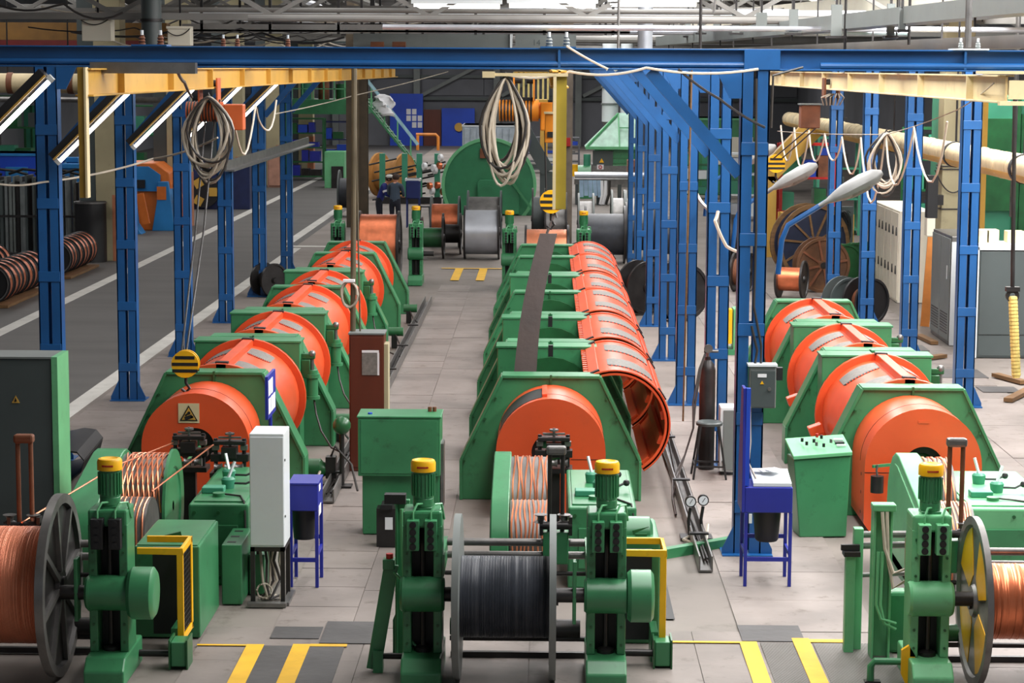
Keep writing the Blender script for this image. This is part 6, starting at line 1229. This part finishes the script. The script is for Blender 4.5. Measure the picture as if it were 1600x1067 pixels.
p0, p1 = P(926, 268, Y), P(958, 236, Y); B().box(p0.x, p1.x, Y+.12, Y+.2, p0.z, p1.z).ob('grey_door', dgrey, t, smooth=False); q = P(940, 251, Y+.1); B().prism([(q.x-.1, q.z-.08), (q.x+.1, q.z-.08), (q.x, q.z+.1)], 'y', Y+.09, Y+.12).ob('warning_triangle', yellow, t, smooth=False); q = P(938, 261, Y+.1); B().box(q.x-.14, q.x+.14, Y+.09, Y+.12, q.z-.1, q.z+.1).ob('sign_plate', paper, t, smooth=False); B().ring((q.x, Y+.06, q.z), (0, 1, 0), .05, .08, .03, 14).ob('red_ring', redm, t)
B().box(a.x+.3, b2.x, Y+.1, Y+3, .0, .9).ob('plinth', steel, t, smooth=False)
for k, (px, py0, rr) in enumerate(((953, 190, .36), (979, 178, .28))):
    Y = 95; a = P(px, py0, Y); t = thing('vent_duct', ('fat white vertical duct left above the green hood', 'white duct rising from the tip of the green hood')[k], 'duct', (a.x, Y, a.z)); B().cyl((a.x, Y, a.z), (a.x, Y, 8.5), rr, n=18).ob('duct', white, t)
    for z in (1.2, 2.4): B().ring((a.x, Y, a.z+z*.6), (0, 0, 1), rr, rr+.04, .08, 18).ob('joint_ring', grey, t)
    if k == 0: B().lathe((a.x, Y, a.z-.5), (0, 0, 1), [(0, .05), (.5, rr)], 18).ob('cone', steel, t)
t = thing('green_gearmotor', 'green geared motor before the extraction hood', 'motor', (1.5, 84, 0)); a = P(917, 275, 84); B().cyl((a.x-.45, 84, .9), (a.x+.15, 84, .9), .38, n=20).ob('body', green, t); B().box(a.x-.3, a.x+.3, 83.8, 84.4, 0, .8).ob('mount', green, t, smooth=False); B().cyl((a.x, 84, 1.2), (a.x, 84, 1.7), .14).ob('upper_motor', teal, t); B().cyl((P(900, 0, 83).x, 83, .9), (P(900, 0, 83).x, 83, 1.35), .13).ob('small_motor', yellow, t)
t = thing('roller_table', 'long steel roller table with light blue cloth, behind black reels', 'table', (2.3, 80, 0)); x0, x1 = P(900, 0, 80).x, P(1010, 0, 80).x
B().box(x0, x1, 80, 81, .75, .95).ob('bed', steel, t, smooth=False); B().cyl((x0, 79.8, 1.1), (x1, 79.8, 1.1), .12).ob('roller', alu, t)
for k in range(4): x = x0+.1+(x1-x0-.2)*k/3; B().box(x-.06, x+.06, 80, 80.9, 0, .75).ob('leg', dgrey, t, smooth=False)
for k in range(5): B().bar((x0+.25+.16*k, 79.75, .92), (x0+.26+.17*k, 79.72, .30+.05*(k % 2)), .15, .03, (0, 1, 0)).ob('cloth_fold', mat('light blue cloth', (150, 176, 200), .8), t, smooth=False)
for k in range(3): B().tube([(x0+1.0+.14*k, 79.75, .9), (x0+1.02+.12*k, 79.65, .4), (x0+.95+.1*k, 79.7, .05)], .06).ob('hanging_hose', paper if k < 2 else dhose, t)
t = thing('railed_platform', 'yellow railed platform high behind the middle hose coil', 'platform', (-1, 88, 0)); a, b2 = P(803, 166, 88), P(856, 156, 88)
B().box(a.x, b2.x, 88, 90, a.z, b2.z).ob('deck', ochre, t, smooth=False)
for k in range(8): x = a.x+(b2.x-a.x)*k/7; B().box(x-.04, x+.04, 88, 88.06, b2.z, b2.z+1.1).ob('baluster', mat('pale yellow rail', (226, 206, 130), .5), t, smooth=False)
B().box(a.x, b2.x, 88, 88.06, b2.z+1.06, b2.z+1.12).ob('top_rail', ochre, t, smooth=False); B().box(b2.x-.3, b2.x, 88.2, 88.6, 0, a.z).ob('leg', ochre, t, smooth=False)
shelf_unit('grey rack of blue crates behind the middle ochre end post', 812, 905, 215, 104, wallgrey, 5, pal=(bblue, dblue, white, dgrey, steel))
shelf_unit('pale rack of boxes behind the second and third blue posts', 1060, 1130, 235, 84, dgreen, 4, pal=(white, offwhite, teal, alu))
block('green_booth', 'big green booth standing behind the third blue post', 'booth', 1085, 1200, 185, 300, 88, 3, green, pale_lit_green, True, (('door', .1, .35, 0, .8, teal), ('window', .5, .8, .4, .75, offwhite)))
block('brown_carton', 'brown carton on the roller table by the farthest blue post', 'box', 980, 1004, 250, 272, 79.9, .6, mat('carton brown', (150, 104, 84), .8), None, False, (('flap', 0, 1, .45, .55, rust),))
t = thing('slanted_lattice', 'slanting grey conveyor arm behind the hose coil', 'conveyor', (0, 82, .5)); a, b2 = P(812, 190, 82), P(856, 268, 82); B().bar(a, b2, .5, .3, (0, 1, 0)).ob('arm', dgrey, t, smooth=False); B().box(b2.x-.3, b2.x+.3, 81.9, 82.4, 0, b2.z).ob('base', dgrey, t, smooth=False); B().box(a.x-.1, a.x+.1, 82, 82.3, 0, a.z).ob('leg', grey, t); c = P(827, 232, 82); B().cyl((c.x-.2, 81.7, c.z-.2), (c.x-.1, 81.7, c.z+.35), .17, n=14).ob('blue_motor', dblue, t)
t = thing('grey_column', 'grey steel column right of the middle ochre end post', 'column', (.9, 62, 0)); a = P(885, 250, 62); B().box(a.x-.17, a.x+.17, 62, 62.3, 0, 8.5).ob('shaft', mat('taupe column', (120, 108, 96), .6), t, smooth=False); c = P(888, 222, 61.9); B().box(c.x-.06, c.x+.06, 61.9, 62, c.z-.12, c.z+.12).ob('red_box', redm, t)
t = thing('pipe_rail', 'orange bent pipe rail before the blue back doors', 'rail', (-6, 132, 0)); B().tube([(-7.9, 132, .95), (-6.7, 132, .95), (-6.56, 132, .8), (-6.56, 132, 0)], .1).tube([(-7.8, 132, .95), (-7.8, 132, 0)], .1).ob('pipe', mat('orange pipe paint', (214, 130, 50), .5), t)
# ------------------------------------------------------------------ the two workers
def person(label, x, y, bones, rads, zones, cap=None, hairc=None, head=None, face=-1, props=()):
    t = thing('person', label, 'person', (x, y, 0), world=False)
    names = list(bones['v']); me = bpy.data.meshes.new('body'); me.from_pydata([bones['v'][n] for n in names], [(names.index(a), names.index(b2)) for a, b2 in bones['e']], [])
    o = bpy.data.objects.new('body', me); COL.objects.link(o); sk = o.modifiers.new('skin', 'SKIN'); sk.use_smooth_shade = True; ss = o.modifiers.new('sub', 'SUBSURF'); ss.levels = 2; ss.render_levels = 2
    for i, n in enumerate(names): me.skin_vertices[0].data[i].radius = rads[n]; me.skin_vertices[0].data[i].use_root = (n == 'pelvis')
    dg = bpy.context.evaluated_depsgraph_get(); dg.update(); ev = o.evaluated_get(dg); m2 = bpy.data.meshes.new_from_object(ev); bpy.data.objects.remove(o)
    bo = bpy.data.objects.new('body', m2); COL.objects.link(bo); bo.parent = t
    m2.materials.clear()
    for zm in (skin, zones[0], zones[1], black): m2.materials.append(zm)
    V = {n: Vector(bones['v'][n]) for n in names}
    for p in m2.polygons:
        c = p.center; p.use_smooth = True
        d = min((( (c-V[a].lerp(V[b2], max(0, min(1, (c-V[a]).dot(V[b2]-V[a])/max(1e-6, (V[b2]-V[a]).length_squared))))).length), b2) for a, b2 in bones['e'])
        n = d[1]; p.material_index = 0 if n in ('neck', 'head', 'handL', 'handR', 'crown') or n.startswith('f_') else 3 if n.startswith('toe') else 2 if n.startswith(('knee', 'ankle', 'hip')) else 1
    h = V['head']; f = V['crown']
    b = B()
    fd = Vector(bones['look']); sd = fd.cross(Vector((0, 0, 1))).normalized()
    b.ball(tuple(h+fd*.115-Vector((0, 0, .01))), .022, 8).ob('nose', skin, t)
    for s in (-1, 1): B().ball(tuple(h+fd*.095+sd*s*.035+Vector((0, 0, .03))), .013, 8).ob('eye', white, t); B().ball(tuple(h+sd*s*.092), .026, 8, (.6, 1, 1.2)).ob('ear', skin, t)
    B().bar(tuple(h+fd*.1+sd*.03-Vector((0, 0, .055))), tuple(h+fd*.1-sd*.03-Vector((0, 0, .055))), .012, .012).ob('mouth', redm, t)
    hb = B().ball(tuple(h-fd*.02+Vector((0, 0, .035))), .115, 14, (1, 1, .95)); hb.ob('hair', hairc, t)
    if cap: B().lathe(tuple(h+Vector((0, 0, .06))), (0, 0, 1), [(0, .118), (.05, .115), (.085, .07), (.09, .001)], 16).bar(tuple(h+fd*.09+Vector((0, 0, .065))), tuple(h+fd*.19+Vector((0, 0, .055))), .14, .015, (0, 0, 1)).ob('cap', cap, t)
    return t
def skeleton(lean, tw, arm):
    """standing figure, bent forward by lean towards look direction tw"""
    fx, fy = math.cos(tw), math.sin(tw); F = Vector((fx, fy, 0)); S = Vector((fy, -fx, 0)); Z = Vector((0, 0, 1))
    up = (Z*math.cos(lean)+F*math.sin(lean)); v = {}; pel = Z*.95
    v['pelvis'] = pel; v['belly'] = pel+up*.18; v['chest'] = pel+up*.36; v['collar'] = pel+up*.5; v['neck'] = pel+up*.57+F*.02; hd = pel+up*.70+F*.05; v['head'] = hd; v['crown'] = hd+Z*.08
    e = [('pelvis', 'belly'), ('belly', 'chest'), ('chest', 'collar'), ('collar', 'neck'), ('neck', 'head'), ('head', 'crown')]
    for n, s in (('L', 1), ('R', -1)):
        v['hip'+n] = pel-Z*.06+S*s*.1; v['knee'+n] = v['hip'+n]-Z*.42+F*.03; v['ankle'+n] = v['knee'+n]-Z*.39-F*.02; v['toe'+n] = Vector((v['ankle'+n].x, v['ankle'+n].y, .035))+F*.16
        v['shoulder'+n] = v['collar']+S*s*.19-Z*.03; v['elbow'+n] = v['shoulder'+n]-Z*.26+F*arm*.12+S*s*.05; v['wrist'+n] = v['elbow'+n]-Z*.13*(1-arm)+F*(.22*arm+.02)-S*s*.05; v['hand'+n] = v['wrist'+n]+(v['wrist'+n]-v['elbow'+n]).normalized()*.08
        e += [('pelvis', 'hip'+n), ('hip'+n, 'knee'+n), ('knee'+n, 'ankle'+n), ('ankle'+n, 'toe'+n), ('collar', 'shoulder'+n), ('shoulder'+n, 'elbow'+n), ('elbow'+n, 'wrist'+n), ('wrist'+n, 'hand'+n)]
        d = (v['hand'+n]-v['wrist'+n]).normalized(); 
        for k in range(5):
            off = S*(.022*(k-1.5)) if k < 4 else S*(-s*.05); L = (.07, .085, .08, .06, .045)[k]; nm = 'f_%s%d' % (n, k); base = 'fb_%s%d' % (n, k)
            nm2 = 'f_'+base; v[nm2] = v['hand'+n]+off; v[nm] = v['hand'+n]+off*1.1+d*L-Z*.015; e += [('hand'+n, nm2), (nm2, nm)]
    rad = {}
    for n in v:
        rad[n] = (.009, .009) if n.startswith('f_') else {'pelvis': (.16, .12), 'belly': (.155, .115), 'chest': (.18, .125), 'collar': (.12, .09), 'neck': (.055, .055), 'head': (.088, .1), 'crown': (.075, .085)}.get(n) or {'hip': (.1, .1), 'knee': (.068, .068), 'ankl': (.05, .05), 'toeL': (.045, .035), 'toeR': (.045, .035), 'shou': (.078, .078), 'elbo': (.055, .055), 'wris': (.038, .038), 'hand': (.04, .025)}[n[:4] if n[:3] not in ('hip',) else 'hip']
    return {'v': {k: tuple(p) for k, p in v.items()}, 'e': e, 'look': tuple(F)}, rad
for lab, px, Y, lean, tw, arm, z1, cap, hc in (('bending worker in blue jacket and pale cap facing right, beside the column', 592, 66.5, .42, -.15, .7, jacket, mat('pale cap cloth', (206, 204, 198), .8), hairm),
                                              ('worker in grey blue shirt seen from behind, head bowed, next to the capped man', 617, 66.0, .12, 1.35, .6, shirt, None, hairm)):
    c = P(px, 330, Y); sk_, rd_ = skeleton(lean, tw, arm); t = person(lab, c.x, Y, sk_, rd_, (z1, trous), cap, hc)
    if cap:
        V = sk_['v']
        for n in 'LR':
            p, q = Vector(V['shoulder'+n]), Vector(V['elbow'+n]); m_ = p.lerp(q, .45); o = B().cyl(m_, m_+(q-p).normalized()*.06, .082, .079, 14); oo = o.ob('white_stripe', paper, None); oo.parent = t; oo.location = oo.location
        p = Vector(V['chest'])
